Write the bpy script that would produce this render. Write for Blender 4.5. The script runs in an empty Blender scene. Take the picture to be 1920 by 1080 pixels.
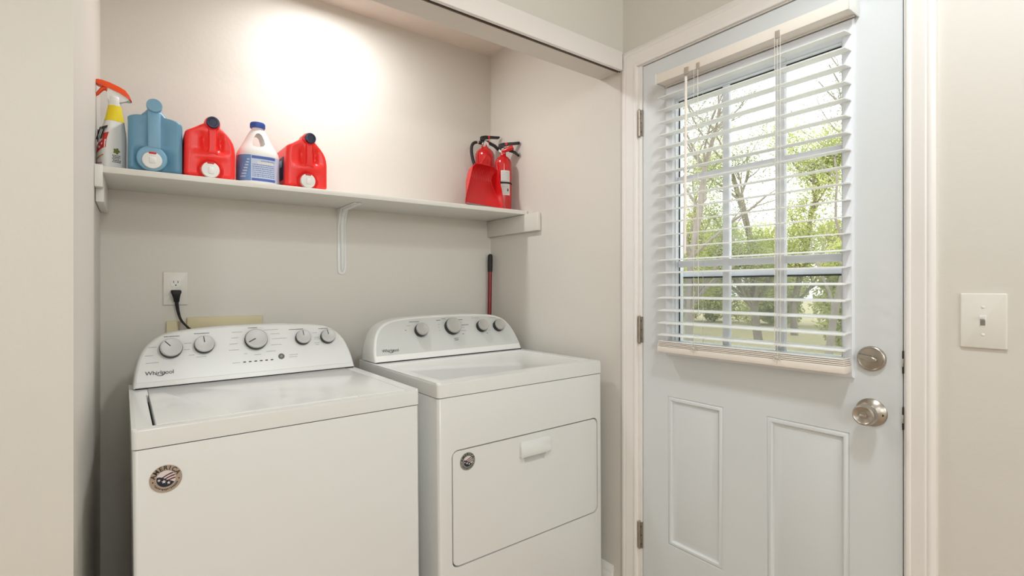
import bpy, bmesh, math, random
from mathutils import Vector, Matrix
R = math.radians
random.seed(7)
scene = bpy.context.scene
col = scene.collection

# ------------------------------------------------------------------ camera
cam_data = bpy.data.cameras.new('camera')
cam_data.sensor_width = 36.0
cam_data.lens = 950.0 / 1920.0 * 36.0
cam_data.clip_start = 0.02
cam = bpy.data.objects.new('camera', cam_data)
cam.location = (0, 0, 1.22)
cam.rotation_euler = (R(90), 0, R(-36.5))
col.objects.link(cam)
scene.camera = cam

# ------------------------------------------------------------------ world / exposure
world = bpy.data.worlds.new('overcast_sky')
scene.world = world
world.use_nodes = True
bg = world.node_tree.nodes['Background']
bg.inputs[0].default_value = (0.93, 0.97, 1.0, 1)
bg.inputs[1].default_value = 2.4
scene.view_settings.view_transform = 'Standard'
scene.view_settings.look = 'None'
scene.view_settings.gamma = 1.0
scene.view_settings.exposure = 0.26
scene.view_settings.use_curve_mapping = False

# ------------------------------------------------------------------ big lights (power only; just the closet fixture is built below)
def lamp(name, kind, loc, energy, color, size, rot=(0, 0, 0)):
    d = bpy.data.lights.new(name, kind)
    d.energy = energy
    d.color = color
    if kind == 'AREA':
        d.shape = 'DISK'
        d.size = size
    else:
        d.shadow_soft_size = size
    o = bpy.data.objects.new(name, d)
    o.location = loc
    o.rotation_euler = rot
    col.objects.link(o)
    return o
ROOM_LAMP = (0.74, 0.17, 2.44)
CLOSET_LAMP = (0.64, 1.93, 2.432)
LC = (0.87, 0.955, 1.0)
rd = lamp('room_downlight', 'SPOT', ROOM_LAMP, 27, LC, 0.07)
rd.data.spot_size = R(150)
rd.data.spot_blend = 0.35
lamp('room_downlight_fill', 'POINT', (ROOM_LAMP[0], ROOM_LAMP[1], 2.30), 6.0, LC, 0.08)  # point light added at the downlight to balance brightness; no globe there
for (rx, ry, rz), e in (((-1.9, -3.4, 2.2), 62), ((0.2, -3.4, 2.2), 42), ((-0.8, -1.1, 2.3), 14), ((-3.0, -1.2, 2.2), 9)):
    lamp('rear_fill_light', 'POINT', (rx, ry, rz), e, LC, 0.2)  # added fill behind the camera for ambient light; no lamps known there
lamp('closet_downlight', 'AREA', CLOSET_LAMP, 6.1, (0.95, 0.98, 1.0), 0.12)

# ------------------------------------------------------------------ materials
def srgb(r, g, b):
    def f(c):
        c /= 255.0
        return c / 12.92 if c <= 0.04045 else ((c + 0.055) / 1.055) ** 2.4
    return (f(r), f(g), f(b), 1)

def mat(name, rgb, rough=0.5, metal=0.0, vary=0.04, vscale=6.0, bump=0.0, bscale=60.0, coat=0.0, aniso=None, spec=None):
    m = bpy.data.materials.new(name)
    m.use_nodes = True
    nt = m.node_tree
    p = nt.nodes['Principled BSDF']
    c = srgb(*rgb)
    tc = nt.nodes.new('ShaderNodeTexCoord')
    n = nt.nodes.new('ShaderNodeTexNoise')
    n.inputs['Scale'].default_value = vscale
    n.inputs['Detail'].default_value = 3
    nt.links.new(tc.outputs['Object'], n.inputs['Vector'])
    mx = nt.nodes.new('ShaderNodeMix')
    mx.data_type = 'RGBA'
    mx.inputs[6].default_value = tuple(max(0, x * (1 - vary)) for x in c[:3]) + (1,)
    mx.inputs[7].default_value = tuple(min(1, x * (1 + vary)) for x in c[:3]) + (1,)
    nt.links.new(n.outputs['Fac'], mx.inputs[0])
    nt.links.new(mx.outputs[2], p.inputs['Base Color'])
    p.inputs['Roughness'].default_value = rough
    p.inputs['Metallic'].default_value = metal
    if spec is not None:
        p.inputs['Specular IOR Level'].default_value = spec
    if coat:
        p.inputs['Coat Weight'].default_value = coat
        p.inputs['Coat Roughness'].default_value = 0.08
    if bump:
        nb = nt.nodes.new('ShaderNodeTexNoise')
        nb.inputs['Scale'].default_value = bscale
        nb.inputs['Detail'].default_value = 2
        nt.links.new(tc.outputs['Object'], nb.inputs['Vector'])
        b = nt.nodes.new('ShaderNodeBump')
        b.inputs['Strength'].default_value = bump
        b.inputs['Distance'].default_value = 0.004
        nt.links.new(nb.outputs['Fac'], b.inputs['Height'])
        nt.links.new(b.outputs['Normal'], p.inputs['Normal'])
    return m

M = {}
M['wall'] = mat('beige_wall_paint', (223, 218, 209), 0.55, vary=0.02, vscale=2.0, bump=0.12, bscale=55)
M['ceiling'] = mat('ceiling_paint', (226, 214, 202), 0.7, vary=0.02, bump=0.1, bscale=70)
M['trim'] = mat('cream_trim_paint', (244, 239, 234), 0.38, vary=0.02)
M['door'] = mat('cool_white_door_paint', (224, 227, 228), 0.35, vary=0.015)
M['vinyl'] = mat('white_vinyl_frame', (240, 242, 247), 0.35, vary=0.01)
M['shelf'] = mat('white_shelf_paint', (230, 227, 219), 0.4, vary=0.02)
M['blind'] = mat('white_blind_slat', (238, 238, 234), 0.4, vary=0.01)
M['blind_cream'] = mat('cream_blind_rail', (241, 232, 221), 0.42, vary=0.03, vscale=30)
M['clip'] = mat('taupe_cord_clip', (176, 163, 150), 0.5)
M['cord'] = mat('cream_cord', (228, 222, 208), 0.8)
M['enamel'] = mat('white_appliance_enamel', (233, 233, 230), 0.22, vary=0.01, coat=0.3)
M['plastic_white'] = mat('white_console_plastic', (236, 236, 233), 0.3, vary=0.01)
M['panel_light'] = mat('pale_control_panel', (234, 234, 232), 0.32, vary=0.01)
M['panel_grey'] = mat('silver_control_panel', (206, 207, 203), 0.36, vary=0.01)
M['knob_face'] = mat('silver_knob_face', (204, 204, 202), 0.42, metal=0.1)
M['knob_face_grey'] = mat('satin_knob_face', (178, 175, 170), 0.42, metal=0.15)
M['black'] = mat('black_plastic', (22, 21, 22), 0.4, vary=0.1)
M['rubber'] = mat('black_rubber', (28, 27, 27), 0.6, vary=0.1)
M['ink'] = mat('dark_print', (58, 58, 62), 0.5)
M['ink_grey'] = mat('grey_print', (150, 150, 150), 0.5)
M['button'] = mat('grey_button', (104, 104, 106), 0.4)
M['bracket'] = mat('white_bracket_paint', (240, 240, 238), 0.35)
M['gap'] = mat('gasket_and_gap_shade', (40, 40, 42), 0.8)  # for real gaskets and for dark fills that paint shade into gaps
M['nickel'] = mat('satin_nickel', (184, 177, 167), 0.3, metal=0.95, vary=0.05, vscale=40)
M['hinge'] = mat('brushed_hinge_metal', (168, 158, 146), 0.38, metal=0.9, vary=0.12, vscale=60)
M['dark_metal'] = mat('dark_strike_metal', (60, 55, 50), 0.4, metal=0.7)
M['plate'] = mat('ivory_cover_plate', (233, 229, 220), 0.35, vary=0.01)
M['cream_box'] = mat('cream_utility_plastic', (222, 210, 172), 0.5, vary=0.03)
M['hose'] = mat('pale_drain_hose', (196, 184, 178), 0.55)
M['red'] = mat('red_jug_plastic', (248, 46, 40), 0.32, vary=0.04)
M['red_pan'] = mat('red_dustpan_plastic', (206, 20, 24), 0.35, vary=0.05)
M['red_metal'] = mat('red_extinguisher_enamel', (200, 14, 20), 0.2, vary=0.03, coat=0.4)
M['red_pole'] = mat('dark_red_pole', (130, 16, 24), 0.28, vary=0.04)
M['blue_jug'] = mat('steel_blue_jug_plastic', (100, 150, 178), 0.36, vary=0.03)
M['blue_jug_light'] = mat('light_blue_handle_plastic', (124, 172, 200), 0.36, vary=0.03)
M['navy'] = mat('navy_cap_plastic', (24, 30, 66), 0.35)
M['cap_blue'] = mat('royal_blue_cap', (52, 92, 176), 0.35)
M['white_plastic'] = mat('white_bottle_plastic', (236, 234, 230), 0.35, vary=0.02)
M['label_blue'] = mat('blue_label', (104, 140, 188), 0.45, vary=0.3, vscale=25)
M['label_pale'] = mat('pale_blue_label', (200, 212, 234), 0.45, vary=0.06, vscale=40)
M['label_ink'] = mat('blue_label_print', (74, 100, 172), 0.5)
M['label_white'] = mat('white_paper_label', (226, 224, 220), 0.5, vary=0.04, vscale=80)
M['label_dark'] = mat('dark_purple_label', (52, 40, 76), 0.45, vary=0.4, vscale=60)
M['orange'] = mat('orange_sprayer_plastic', (246, 84, 28), 0.36)
M['yellow'] = mat('yellow_collar_label', (242, 214, 20), 0.4)
M['label_red'] = mat('red_label_print', (206, 36, 34), 0.45)
M['label_black'] = mat('black_label_print', (30, 34, 32), 0.45)
M['label_green'] = mat('olive_label_print', (112, 122, 44), 0.45)
M['label_orange'] = mat('orange_label_print', (214, 140, 70), 0.45)
M['grey_lip'] = mat('grey_dustpan_lip', (120, 116, 112), 0.6)
M['chrome'] = mat('chrome_fitting', (214, 212, 208), 0.18, metal=1.0)
M['bronze'] = mat('bronze_badge', (176, 156, 138), 0.4, metal=0.15, vary=0.12, vscale=60)
M['pewter'] = mat('pewter_badge', (146, 144, 134), 0.4, metal=0.15, vary=0.12, vscale=60)
M['badge_white'] = mat('badge_white', (226, 216, 214), 0.4)
M['badge_red'] = mat('badge_red', (92, 26, 34), 0.4)
M['badge_navy'] = mat('badge_navy', (22, 26, 44), 0.4)
M['floor'] = mat('oak_floor', (190, 168, 144), 0.4, vary=0.2, vscale=4)
M['bark'] = mat('grey_bark', (142, 132, 120), 0.9, vary=0.3, vscale=8, bump=0.5, bscale=20)
M['patio'] = mat('pale_concrete', (176, 176, 170), 0.9, vary=0.1)
M['earth'] = mat('dry_lawn', (190, 178, 138), 0.95, vary=0.2, vscale=1.5)

def leaf_mat(name, rgb, rgb2):
    m = bpy.data.materials.new(name)
    m.use_nodes = True
    nt = m.node_tree
    nt.nodes.clear()
    out = nt.nodes.new('ShaderNodeOutputMaterial')
    tc = nt.nodes.new('ShaderNodeTexCoord')
    n = nt.nodes.new('ShaderNodeTexNoise')
    n.inputs['Scale'].default_value = 1.6
    nt.links.new(tc.outputs['Object'], n.inputs['Vector'])
    ramp = nt.nodes.new('ShaderNodeValToRGB')
    ramp.color_ramp.elements[0].position = 0.35
    ramp.color_ramp.elements[1].position = 0.65
    ramp.color_ramp.elements[0].color = srgb(*rgb)
    ramp.color_ramp.elements[1].color = srgb(*rgb2)
    nt.links.new(n.outputs['Fac'], ramp.inputs[0])
    d = nt.nodes.new('ShaderNodeBsdfDiffuse')
    t = nt.nodes.new('ShaderNodeBsdfTranslucent')
    nt.links.new(ramp.outputs[0], d.inputs[0])
    nt.links.new(ramp.outputs[0], t.inputs[0])
    mx = nt.nodes.new('ShaderNodeMixShader')
    mx.inputs[0].default_value = 0.45
    nt.links.new(d.outputs[0], mx.inputs[1])
    nt.links.new(t.outputs[0], mx.inputs[2])
    nt.links.new(mx.outputs[0], out.inputs[0])
    return m
M['leaf_a'] = leaf_mat('olive_leaves', (148, 156, 110), (184, 190, 142))
M['leaf_b'] = leaf_mat('yellow_green_leaves', (172, 180, 112), (208, 210, 142))
M['leaf_d'] = leaf_mat('pale_bush_leaves', (196, 204, 140), (230, 230, 174))
M['leaf_c'] = leaf_mat('grey_green_leaves', (140, 148, 122), (172, 180, 152))

def glass_mat(name, tint, amount, haze=0.0, haze_col=(0.6, 0.62, 0.62, 1)):
    m = bpy.data.materials.new(name)
    m.use_nodes = True
    nt = m.node_tree
    nt.nodes.clear()
    out = nt.nodes.new('ShaderNodeOutputMaterial')
    tr = nt.nodes.new('ShaderNodeBsdfTransparent')
    tr.inputs[0].default_value = tint
    gl = nt.nodes.new('ShaderNodeBsdfGlossy')
    gl.inputs['Roughness'].default_value = 0.03
    mx = nt.nodes.new('ShaderNodeMixShader')
    fr = nt.nodes.new('ShaderNodeFresnel')
    fr.inputs[0].default_value = 1.45
    mu = nt.nodes.new('ShaderNodeMath')
    mu.operation = 'MULTIPLY'
    mu.inputs[1].default_value = amount
    nt.links.new(fr.outputs[0], mu.inputs[0])
    nt.links.new(mu.outputs[0], mx.inputs[0])
    nt.links.new(tr.outputs[0], mx.inputs[1])
    nt.links.new(gl.outputs[0], mx.inputs[2])
    last = mx
    if haze:
        df = nt.nodes.new('ShaderNodeBsdfDiffuse')
        df.inputs[0].default_value = haze_col
        m2 = nt.nodes.new('ShaderNodeMixShader')
        m2.inputs[0].default_value = haze
        nt.links.new(mx.outputs[0], m2.inputs[1])
        nt.links.new(df.outputs[0], m2.inputs[2])
        last = m2
    nt.links.new(last.outputs[0], out.inputs[0])
    return m
M['glass'] = glass_mat('clear_glass', (0.97, 0.98, 0.98, 1), 0.5)
M['screen'] = glass_mat('insect_screen', (0.92, 0.93, 0.92, 1), 0.1, haze=0.20, haze_col=(0.55, 0.56, 0.54, 1))
def emit_mat(name, color, strength):
    m = bpy.data.materials.new(name)
    m.use_nodes = True
    p = m.node_tree.nodes['Principled BSDF']
    p.inputs['Emission Color'].default_value = color
    p.inputs['Emission Strength'].default_value = strength
    return m
M['bulb'] = emit_mat('lit_bulb', (1, 0.95, 0.86, 1), 4.0)

# ------------------------------------------------------------------ mesh builder
def flow(pts, rs, n=5):
    """Catmull-Rom points and radii through the given ones"""
    P = [Vector(p) for p in pts]
    out, ro = [], []
    for i in range(len(P) - 1):
        a, b, c, d = P[max(i - 1, 0)], P[i], P[i + 1], P[min(i + 2, len(P) - 1)]
        for k in range(n):
            t = k / n
            out.append(0.5 * (2 * b + (c - a) * t + (2 * a - 5 * b + 4 * c - d) * t * t + (3 * b - a - 3 * c + d) * t ** 3))
            ro.append(rs[i] + (rs[i + 1] - rs[i]) * t)
    return out + [P[-1]], ro + [rs[-1]]

class MB:
    def __init__(s):
        s.bm = bmesh.new()
        s.mats = []
    def mi(s, m):
        if m not in s.mats:
            s.mats.append(m)
        return s.mats.index(m)
    def add(s, tmp, m, xf=None):
        k = s.mi(m)
        mp = {}
        flip = xf is not None and xf.to_3x3().determinant() < 0
        for v in tmp.verts:
            mp[v] = s.bm.verts.new(xf @ v.co if xf is not None else v.co)
        for f in tmp.faces:
            try:
                nf = s.bm.faces.new([mp[v] for v in (reversed(f.verts[:]) if flip else f.verts)])
                nf.material_index = k
                nf.smooth = True
            except ValueError:
                pass
        tmp.free()
        return s
    def box(s, lo, hi, m, bev=0.0, seg=2, xf=None):
        t = bmesh.new()
        bmesh.ops.create_cube(t, size=1)
        lo, hi = Vector(lo), Vector(hi)
        for v in t.verts:
            v.co = Vector([lo[i] + (v.co[i] + 0.5) * (hi[i] - lo[i]) for i in range(3)])
        if bev:
            bmesh.ops.bevel(t, geom=list(t.edges), offset=bev, segments=seg, profile=0.5, affect='EDGES', clamp_overlap=True)
        return s.add(t, m, xf)
    def prism(s, pts, d0, d1, m, xf=None, bev=0.0, seg=2):
        """polygon (a, b) extruded along the third local axis from d0 to d1"""
        t = bmesh.new()
        lo = [t.verts.new((a, b, d0)) for a, b in pts]
        hi = [t.verts.new((a, b, d1)) for a, b in pts]
        t.faces.new(lo[::-1])
        top = t.faces.new(hi)
        n = len(pts)
        for i in range(n):
            t.faces.new([lo[i], lo[(i + 1) % n], hi[(i + 1) % n], hi[i]])
        if bev:
            bmesh.ops.bevel(t, geom=list(top.edges), offset=bev, segments=seg, profile=0.5, affect='EDGES', clamp_overlap=True)
        bmesh.ops.recalc_face_normals(t, faces=t.faces)
        return s.add(t, m, xf)
    def lathe(s, prof, m, xf=None, seg=32):
        t = bmesh.new()
        rings = []
        for r, z in prof:
            if r < 1e-6:
                rings.append([t.verts.new((0, 0, z))])
            else:
                rings.append([t.verts.new((r * math.cos(2 * math.pi * i / seg), r * math.sin(2 * math.pi * i / seg), z)) for i in range(seg)])
        for a, b in zip(rings, rings[1:]):
            for i in range(seg):
                j = (i + 1) % seg
                if len(a) == 1 and len(b) == 1:
                    continue
                if len(a) == 1:
                    t.faces.new([a[0], b[j], b[i]])
                elif len(b) == 1:
                    t.faces.new([a[i], a[j], b[0]])
                else:
                    t.faces.new([a[i], a[j], b[j], b[i]])
        if len(rings[0]) > 1:
            t.faces.new(rings[0][::-1])
        if len(rings[-1]) > 1:
            t.faces.new(rings[-1])
        bmesh.ops.recalc_face_normals(t, faces=t.faces)
        return s.add(t, m, xf)
    def tube(s, pts, r, m, seg=10, xf=None, flat=1.0):
        t = bmesh.new()
        pts = [Vector(p) for p in pts]
        n = len(pts)
        rs = r if isinstance(r, (list, tuple)) else [r] * n
        rings = []
        up = None
        for i, p in enumerate(pts):
            d = (pts[min(i + 1, n - 1)] - pts[max(i - 1, 0)]).normalized()
            if up is None:
                up = Vector((0, 0, 1)) if abs(d.z) < 0.9 else Vector((1, 0, 0))
            sd = d.cross(up).normalized()
            up = sd.cross(d).normalized()
            rings.append([t.verts.new(p + rs[i] * (sd * math.cos(2 * math.pi * k / seg) + up * flat * math.sin(2 * math.pi * k / seg))) for k in range(seg)])
        for a, b in zip(rings, rings[1:]):
            for i in range(seg):
                j = (i + 1) % seg
                t.faces.new([a[i], a[j], b[j], b[i]])
        t.faces.new(rings[0][::-1])
        t.faces.new(rings[-1])
        bmesh.ops.recalc_face_normals(t, faces=t.faces)
        return s.add(t, m, xf)
    def loft(s, rings, m, xf=None, closed=True, caps=True, recalc=True):
        t = bmesh.new()
        vs = [[t.verts.new(p) for p in ring] for ring in rings]
        n = len(vs[0])
        for a, b in zip(vs, vs[1:]):
            for i in range(n if closed else n - 1):
                j = (i + 1) % n
                t.faces.new([a[i], a[j], b[j], b[i]])
        if caps and closed:
            t.faces.new(vs[0][::-1])
            t.faces.new(vs[-1])
        if recalc:
            bmesh.ops.recalc_face_normals(t, faces=t.faces)
        return s.add(t, m, xf)
    def text(s, body, size, m, xf, depth=0.0004, fn=None, spacing=1.0, shear=0.0, bold=0.0):
        t = bmesh.new()
        vs, fs = text_geo(body, spacing, shear, bold)
        base = [v.copy() * size for v in vs]
        if fn:
            verts = [t.verts.new(fn(v.x, v.y)) for v in base]
            for f in fs:
                try:
                    t.faces.new([verts[i] for i in f])
                except ValueError:
                    pass
        else:
            a = [t.verts.new((v.x, v.y, depth)) for v in base]
            for f in fs:
                try:
                    t.faces.new([a[i] for i in f])
                except ValueError:
                    pass
        return s.add(t, m, xf)
    def mesh(s, name):
        me = bpy.data.meshes.new(name)
        s.bm.to_mesh(me)
        s.bm.free()
        for m in s.mats:
            me.materials.append(m)
        me.set_sharp_from_angle(angle=R(38))
        return me
    def build(s, name, parent=None, loc=None, rot=None):
        o = bpy.data.objects.new(name, s.mesh(name))
        col.objects.link(o)
        if parent:
            o.parent = parent
        if loc:
            o.location = loc
        if rot:
            o.rotation_euler = rot
        return o

_tc = {}
def text_geo(body, spacing=1.0, shear=0.0, bold=0.0):
    key = (body, spacing, shear, bold)
    if key not in _tc:
        cu = bpy.data.curves.new('lettering', 'FONT')
        cu.body = body
        cu.size = 1.0
        cu.space_character = spacing
        cu.shear = shear
        cu.offset = bold
        cu.align_x = 'CENTER'
        cu.align_y = 'CENTER'
        cu.resolution_u = 4
        ob = bpy.data.objects.new('lettering', cu)
        col.objects.link(ob)
        dg = bpy.context.evaluated_depsgraph_get()
        me = bpy.data.meshes.new_from_object(ob.evaluated_get(dg))
        _tc[key] = ([v.co.copy() for v in me.vertices], [tuple(p.vertices) for p in me.polygons])
        bpy.data.objects.remove(ob)
        bpy.data.curves.remove(cu)
        bpy.data.meshes.remove(me)
    return _tc[key]

def cut(obj, cutter, sharp=38):
    """subtract the builder's solid from the object's mesh for good"""
    c = cutter.build('cutter')
    w = bpy.data.objects.new('workpiece', obj.data)
    col.objects.link(w)
    md = w.modifiers.new('cut', 'BOOLEAN')
    md.operation = 'DIFFERENCE'
    md.solver = 'EXACT'
    md.object = c
    bpy.context.view_layer.update()
    dg = bpy.context.evaluated_depsgraph_get()
    me = bpy.data.meshes.new_from_object(w.evaluated_get(dg))
    old = obj.data
    obj.data = me
    bpy.data.objects.remove(w)
    bpy.data.meshes.remove(old)
    bpy.data.objects.remove(c)
    for p in me.polygons:
        p.use_smooth = True
    me.set_sharp_from_angle(angle=R(sharp))

def frame(o, right, up):
    r, u = Vector(right).normalized(), Vector(up).normalized()
    n = r.cross(u).normalized()
    return Matrix(((r.x, u.x, n.x, o[0]), (r.y, u.y, n.y, o[1]), (r.z, u.z, n.z, o[2]), (0, 0, 0, 1)))

def rrect(x0, y0, x1, y1, r, n=6):
    pts = []
    for cx, cy, a in ((x1 - r, y1 - r, 0), (x0 + r, y1 - r, 90), (x0 + r, y0 + r, 180), (x1 - r, y0 + r, 270)):
        for k in range(n + 1):
            t = R(a + 90.0 * k / n)
            pts.append((cx + r * math.cos(t), cy + r * math.sin(t)))
    return pts

def tag(o, label, cat=None, group=None, kind=None):
    o['label'] = label
    if cat:
        o['category'] = cat
    if group:
        o['group'] = group
    if kind:
        o['kind'] = kind
    return o
def thing(name, label, cat, loc=(0, 0, 0), rot=(0, 0, 0), group=None, kind=None):
    o = bpy.data.objects.new(name, None)
    o.empty_display_size = 0.05
    col.objects.link(o)
    o.location = loc
    o.rotation_euler = rot
    return tag(o, label, cat, group, kind)

# =================================================================== SETTING
XR, YB, XL, YF, ZC = 1.53, 2.26, -0.1025, 1.337, 2.462     # right wall, closet back, closet left, front wall, ceiling
D0, D1, DT = 0.431, 1.245, 2.057                            # door opening

b = MB(); b.box((-4.1, -4.6, -0.05), (1.66, 2.38, 0), M['floor'])
tag(b.build('floor'), 'floor of the laundry room', 'floor', kind='structure')
b = MB(); b.box((-4.1, -4.6, ZC), (1.66, 2.38, ZC + 0.05), M['ceiling'])
tag(b.build('ceiling'), 'painted ceiling over the room and closet', 'ceiling', kind='structure')
b = MB(); b.box((XL - 0.12, YB, 0), (XR + 0.12, YB + 0.12, ZC), M['wall'])
tag(b.build('wall_back'), 'beige back wall of the laundry closet', 'wall', kind='structure')
b = MB()
b.box((XR, D1, 0), (XR + 0.12, YB, ZC), M['wall'])
b.box((XR, -4.6, 0), (XR + 0.12, D0, ZC), M['wall'])
b.box((XR, D0, DT), (XR + 0.12, D1, ZC), M['wall'])
tag(b.build('wall_right'), 'beige right wall holding the exterior door', 'wall', kind='structure')
b = MB(); b.box((XL - 0.12, YF + 0.117, 0), (XL, YB, ZC), M['wall'])
tag(b.build('wall_left'), 'beige left side wall of the closet', 'wall', kind='structure')
b = MB()
b.box((-4.1, YF, 0), (XL, YF + 0.117, ZC), M['wall'])
tag(b.build('wall_front'), 'beige wall left of the closet opening', 'wall', kind='structure')
b = MB(); b.box((XL, YF, 2.072), (XR, YF + 0.117, ZC), M['wall'])
tag(b.build('wall_header'), 'beige header wall above the closet opening', 'wall', kind='structure')
b = MB(); b.box((-4.1, -4.6, 0), (-4.0, YF, ZC), M['wall'])
tag(b.build('wall_hall'), 'beige wall of the room on the far left', 'wall', kind='structure')
b = MB(); b.box((-4.0, -4.6, 0), (XR, -4.5, ZC), M['wall'])
tag(b.build('wall_rear'), 'beige wall behind the viewpoint', 'wall', kind='structure')

# header trim board with the old sliding-door track behind it
b = MB()
b.box((XL, YF - 0.016, 2.062), (XR - 0.0195, YF, 2.134), M['trim'], 0.003)
t2 = tag(b.build('trim_2'), 'white trim board along the closet header', 'trim', kind='structure')
b = MB()
b.box((XL, YF + 0.004, 2.064), (XR - 0.01, YF + 0.007, 2.072), M['dark_metal'])
b.box((XL, YF + 0.016, 2.066), (XR - 0.01, YF + 0.019, 2.072), M['hinge'])
b.build('track', t2)
b = MB()
b.box((XR - 0.014, 1.385, 0), (XR, YB, 0.085), M['trim'], 0.002)
b.prism([(0, 0), (0.014, 0), (0.0135, 0.006), (0.009, 0.012), (0.007, 0.02), (0.003, 0.025), (0, 0.027)], 1.385, YB, M['trim'],
        xf=Matrix(((-1, 0, 0, XR), (0, 0, 1, 0), (0, 1, 0, 0.085), (0, 0, 0, 1))))
tag(b.build('baseboard_right'), 'white baseboard low on the closet right wall', 'baseboard', kind='structure')

# door casing: profile swept round the three sides
prof = [(0.0, 0.0), (0.0, 0.010), (0.004, 0.013), (0.010, 0.013), (0.013, 0.010), (0.018, 0.0105), (0.034, 0.014), (0.046, 0.0155), (0.050, 0.013), (0.054, 0.0155), (0.064, 0.0155), (0.070, 0.012), (0.071, 0.0)]
def casing_ring(yi, zi, sy, sz, wy):
    return [Vector((XR - h, yi + sy * a * wy, zi + sz * a)) for a, h in prof]
I0, I1, IT = 0.4265, 1.262, 2.060
b = MB()
rings = [casing_ring(I0, 0.0, -1, 0, 0.86), casing_ring(I0, IT, -1, 1, 0.86), casing_ring(I1, IT, 1, 1, 1.0), casing_ring(I1, 0.0, 1, 0, 1.0)]
b.loft(rings, M['trim'], closed=True, caps=True)
t1 = tag(b.build('trim_1'), 'white moulded casing around the exterior door', 'trim', kind='structure')
# jamb lining in the opening
b = MB()
b.box((XR - 0.0005, D1 - 0.001, 0), (XR + 0.12, D1 + 0.02, DT + 0.01), M['trim'])
b.box((XR - 0.0005, D0 - 0.01, 0), (XR + 0.12, D0 + 0.001, DT + 0.01), M['trim'])
b.box((XR - 0.0005, D0, DT - 0.001), (XR + 0.12, D1, DT + 0.01), M['trim'])
b.box((XR + 0.052, D1 - 0.012, 0), (XR + 0.065, D1, DT), M['gap'])
b.box((XR + 0.052, D0, 0), (XR + 0.065, D0 + 0.012, DT), M['gap'])
b.box((XR + 0.052, D0, DT - 0.012), (XR + 0.065, D1, DT), M['gap'])
b.build('jamb', t1)

# =================================================================== DOOR
DX = XR + 0.004                    # room face of the slab
door = thing('door_1', 'white exterior door with half window and two lower panels', 'door', (XR + 0.025, D1, 0.02), kind='structure')
OD = Vector(door.location)
YA, YBd, ZA, ZB = D0 + 0.005, D1 - 0.004, 0.02, DT - 0.004
WIN = (0.572, 1.098, 1.032, 1.884)
PAN = [(0.917, 1.133, 0.298, 0.832), (0.553, 0.777, 0.298, 0.832)]
def dloc(mb, name, parent=door):
    o = mb.build(name, parent)
    o.location = -OD if parent is door else (0, 0, 0)
    return o
b = MB()
t = bmesh.new()
ys = sorted({YA, YBd, WIN[0], WIN[1], PAN[0][0], PAN[0][1], PAN[1][0], PAN[1][1]})
zs = sorted({ZA, ZB, WIN[2], WIN[3], PAN[0][2], PAN[0][3]})
def inhole(y, z, holes):
    return any(h[0] < y < h[1] and h[2] < z < h[3] for h in holes)
def facegrid(x, holes, flip):
    for y0, y1 in zip(ys, ys[1:]):
        for z0, z1 in zip(zs, zs[1:]):
            if inhole((y0 + y1) / 2, (z0 + z1) / 2, holes):
                continue
            q = [t.verts.new((x, y0, z0)), t.verts.new((x, y1, z0)), t.verts.new((x, y1, z1)), t.verts.new((x, y0, z1))]
            t.faces.new(q if flip else q[::-1])
facegrid(DX, [WIN] + PAN, True)
facegrid(DX + 0.044, [WIN], False)
def ringfaces(loops):
    for a, c in zip(loops, loops[1:]):
        for i in range(4):
            j = (i + 1) % 4
            t.faces.new([a[i], a[j], c[j], c[i]])
def rect(x, y0, y1, z0, z1):
    return [t.verts.new((x, y0, z0)), t.verts.new((x, y1, z0)), t.verts.new((x, y1, z1)), t.verts.new((x, y0, z1))]
ringfaces([rect(DX, YA, YBd, ZA, ZB), rect(DX + 0.044, YA, YBd, ZA, ZB)])
ringfaces([rect(DX, *WIN), rect(DX + 0.044, *WIN)])
for p in PAN:
    loops = []
    for ins, dep in ((0, 0), (0.001, 0.0018), (0.003, 0.0022), (0.006, -0.0006), (0.011, -0.0012), (0.0145, -0.0004), (0.017, 0.0040), (0.020, 0.0065), (0.023, 0.0066), (0.045, 0.0010), (0.047, 0.0005)):
        loops.append(rect(DX + dep, p[0] + ins, p[1] - ins, p[2] + ins, p[3] - ins))
    ringfaces(loops)
    t.faces.new(loops[-1])
bmesh.ops.remove_doubles(t, verts=t.verts, dist=1e-5)
bmesh.ops.recalc_face_normals(t, faces=t.faces)
b.add(t, M['door'])
slab = dloc(b, 'slab')
# window lite: moulded frame, muntins, panes
b = MB()
fo = (0.541, 1.136, 0.981, 1.936)
t = bmesh.new()
loops = []
for ins, dep in ((0, 0.0), (0.0, -0.006), (0.003, -0.010), (0.020, -0.012), (0.026, -0.010), (0.031, 0.004), (0.032, 0.020)):
    k = (0.052 / 0.032) if True else 1
    y0 = fo[0] + ins * (WIN[0] - fo[0]) / 0.032
    y1 = fo[1] - ins * (fo[1] - WIN[1]) / 0.032
    z0 = fo[2] + ins * (WIN[2] - fo[2]) / 0.032
    z1 = fo[3] - ins * (fo[3] - WIN[3]) / 0.032
    loops.append(rect(DX + dep, y0, y1, z0, z1))
ringfaces(loops)
bmesh.ops.recalc_face_normals(t, faces=t.faces)
b.add(t, M['vinyl'])
lite = dloc(b, 'lite_frame')
b = MB()
for y0, y1 in ((0.904, 0.928), (0.728, 0.757)):
    b.box((DX + 0.012, y0, WIN[2] - 0.006), (DX + 0.030, y1, WIN[3] + 0.006), M['vinyl'], 0.004)
for z0, z1 in ((1.592, 1.614), (1.293, 1.316)):
    b.box((DX + 0.0125, WIN[0] - 0.006, z0), (DX + 0.0295, WIN[1] + 0.006, z1), M['vinyl'], 0.004)
b.build('muntins', lite)
b = MB()
g = 0.003
b.box((DX + 0.019, WIN[1] - g, WIN[2]), (DX + 0.022, WIN[1], WIN[3]), M['gap'])
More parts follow.
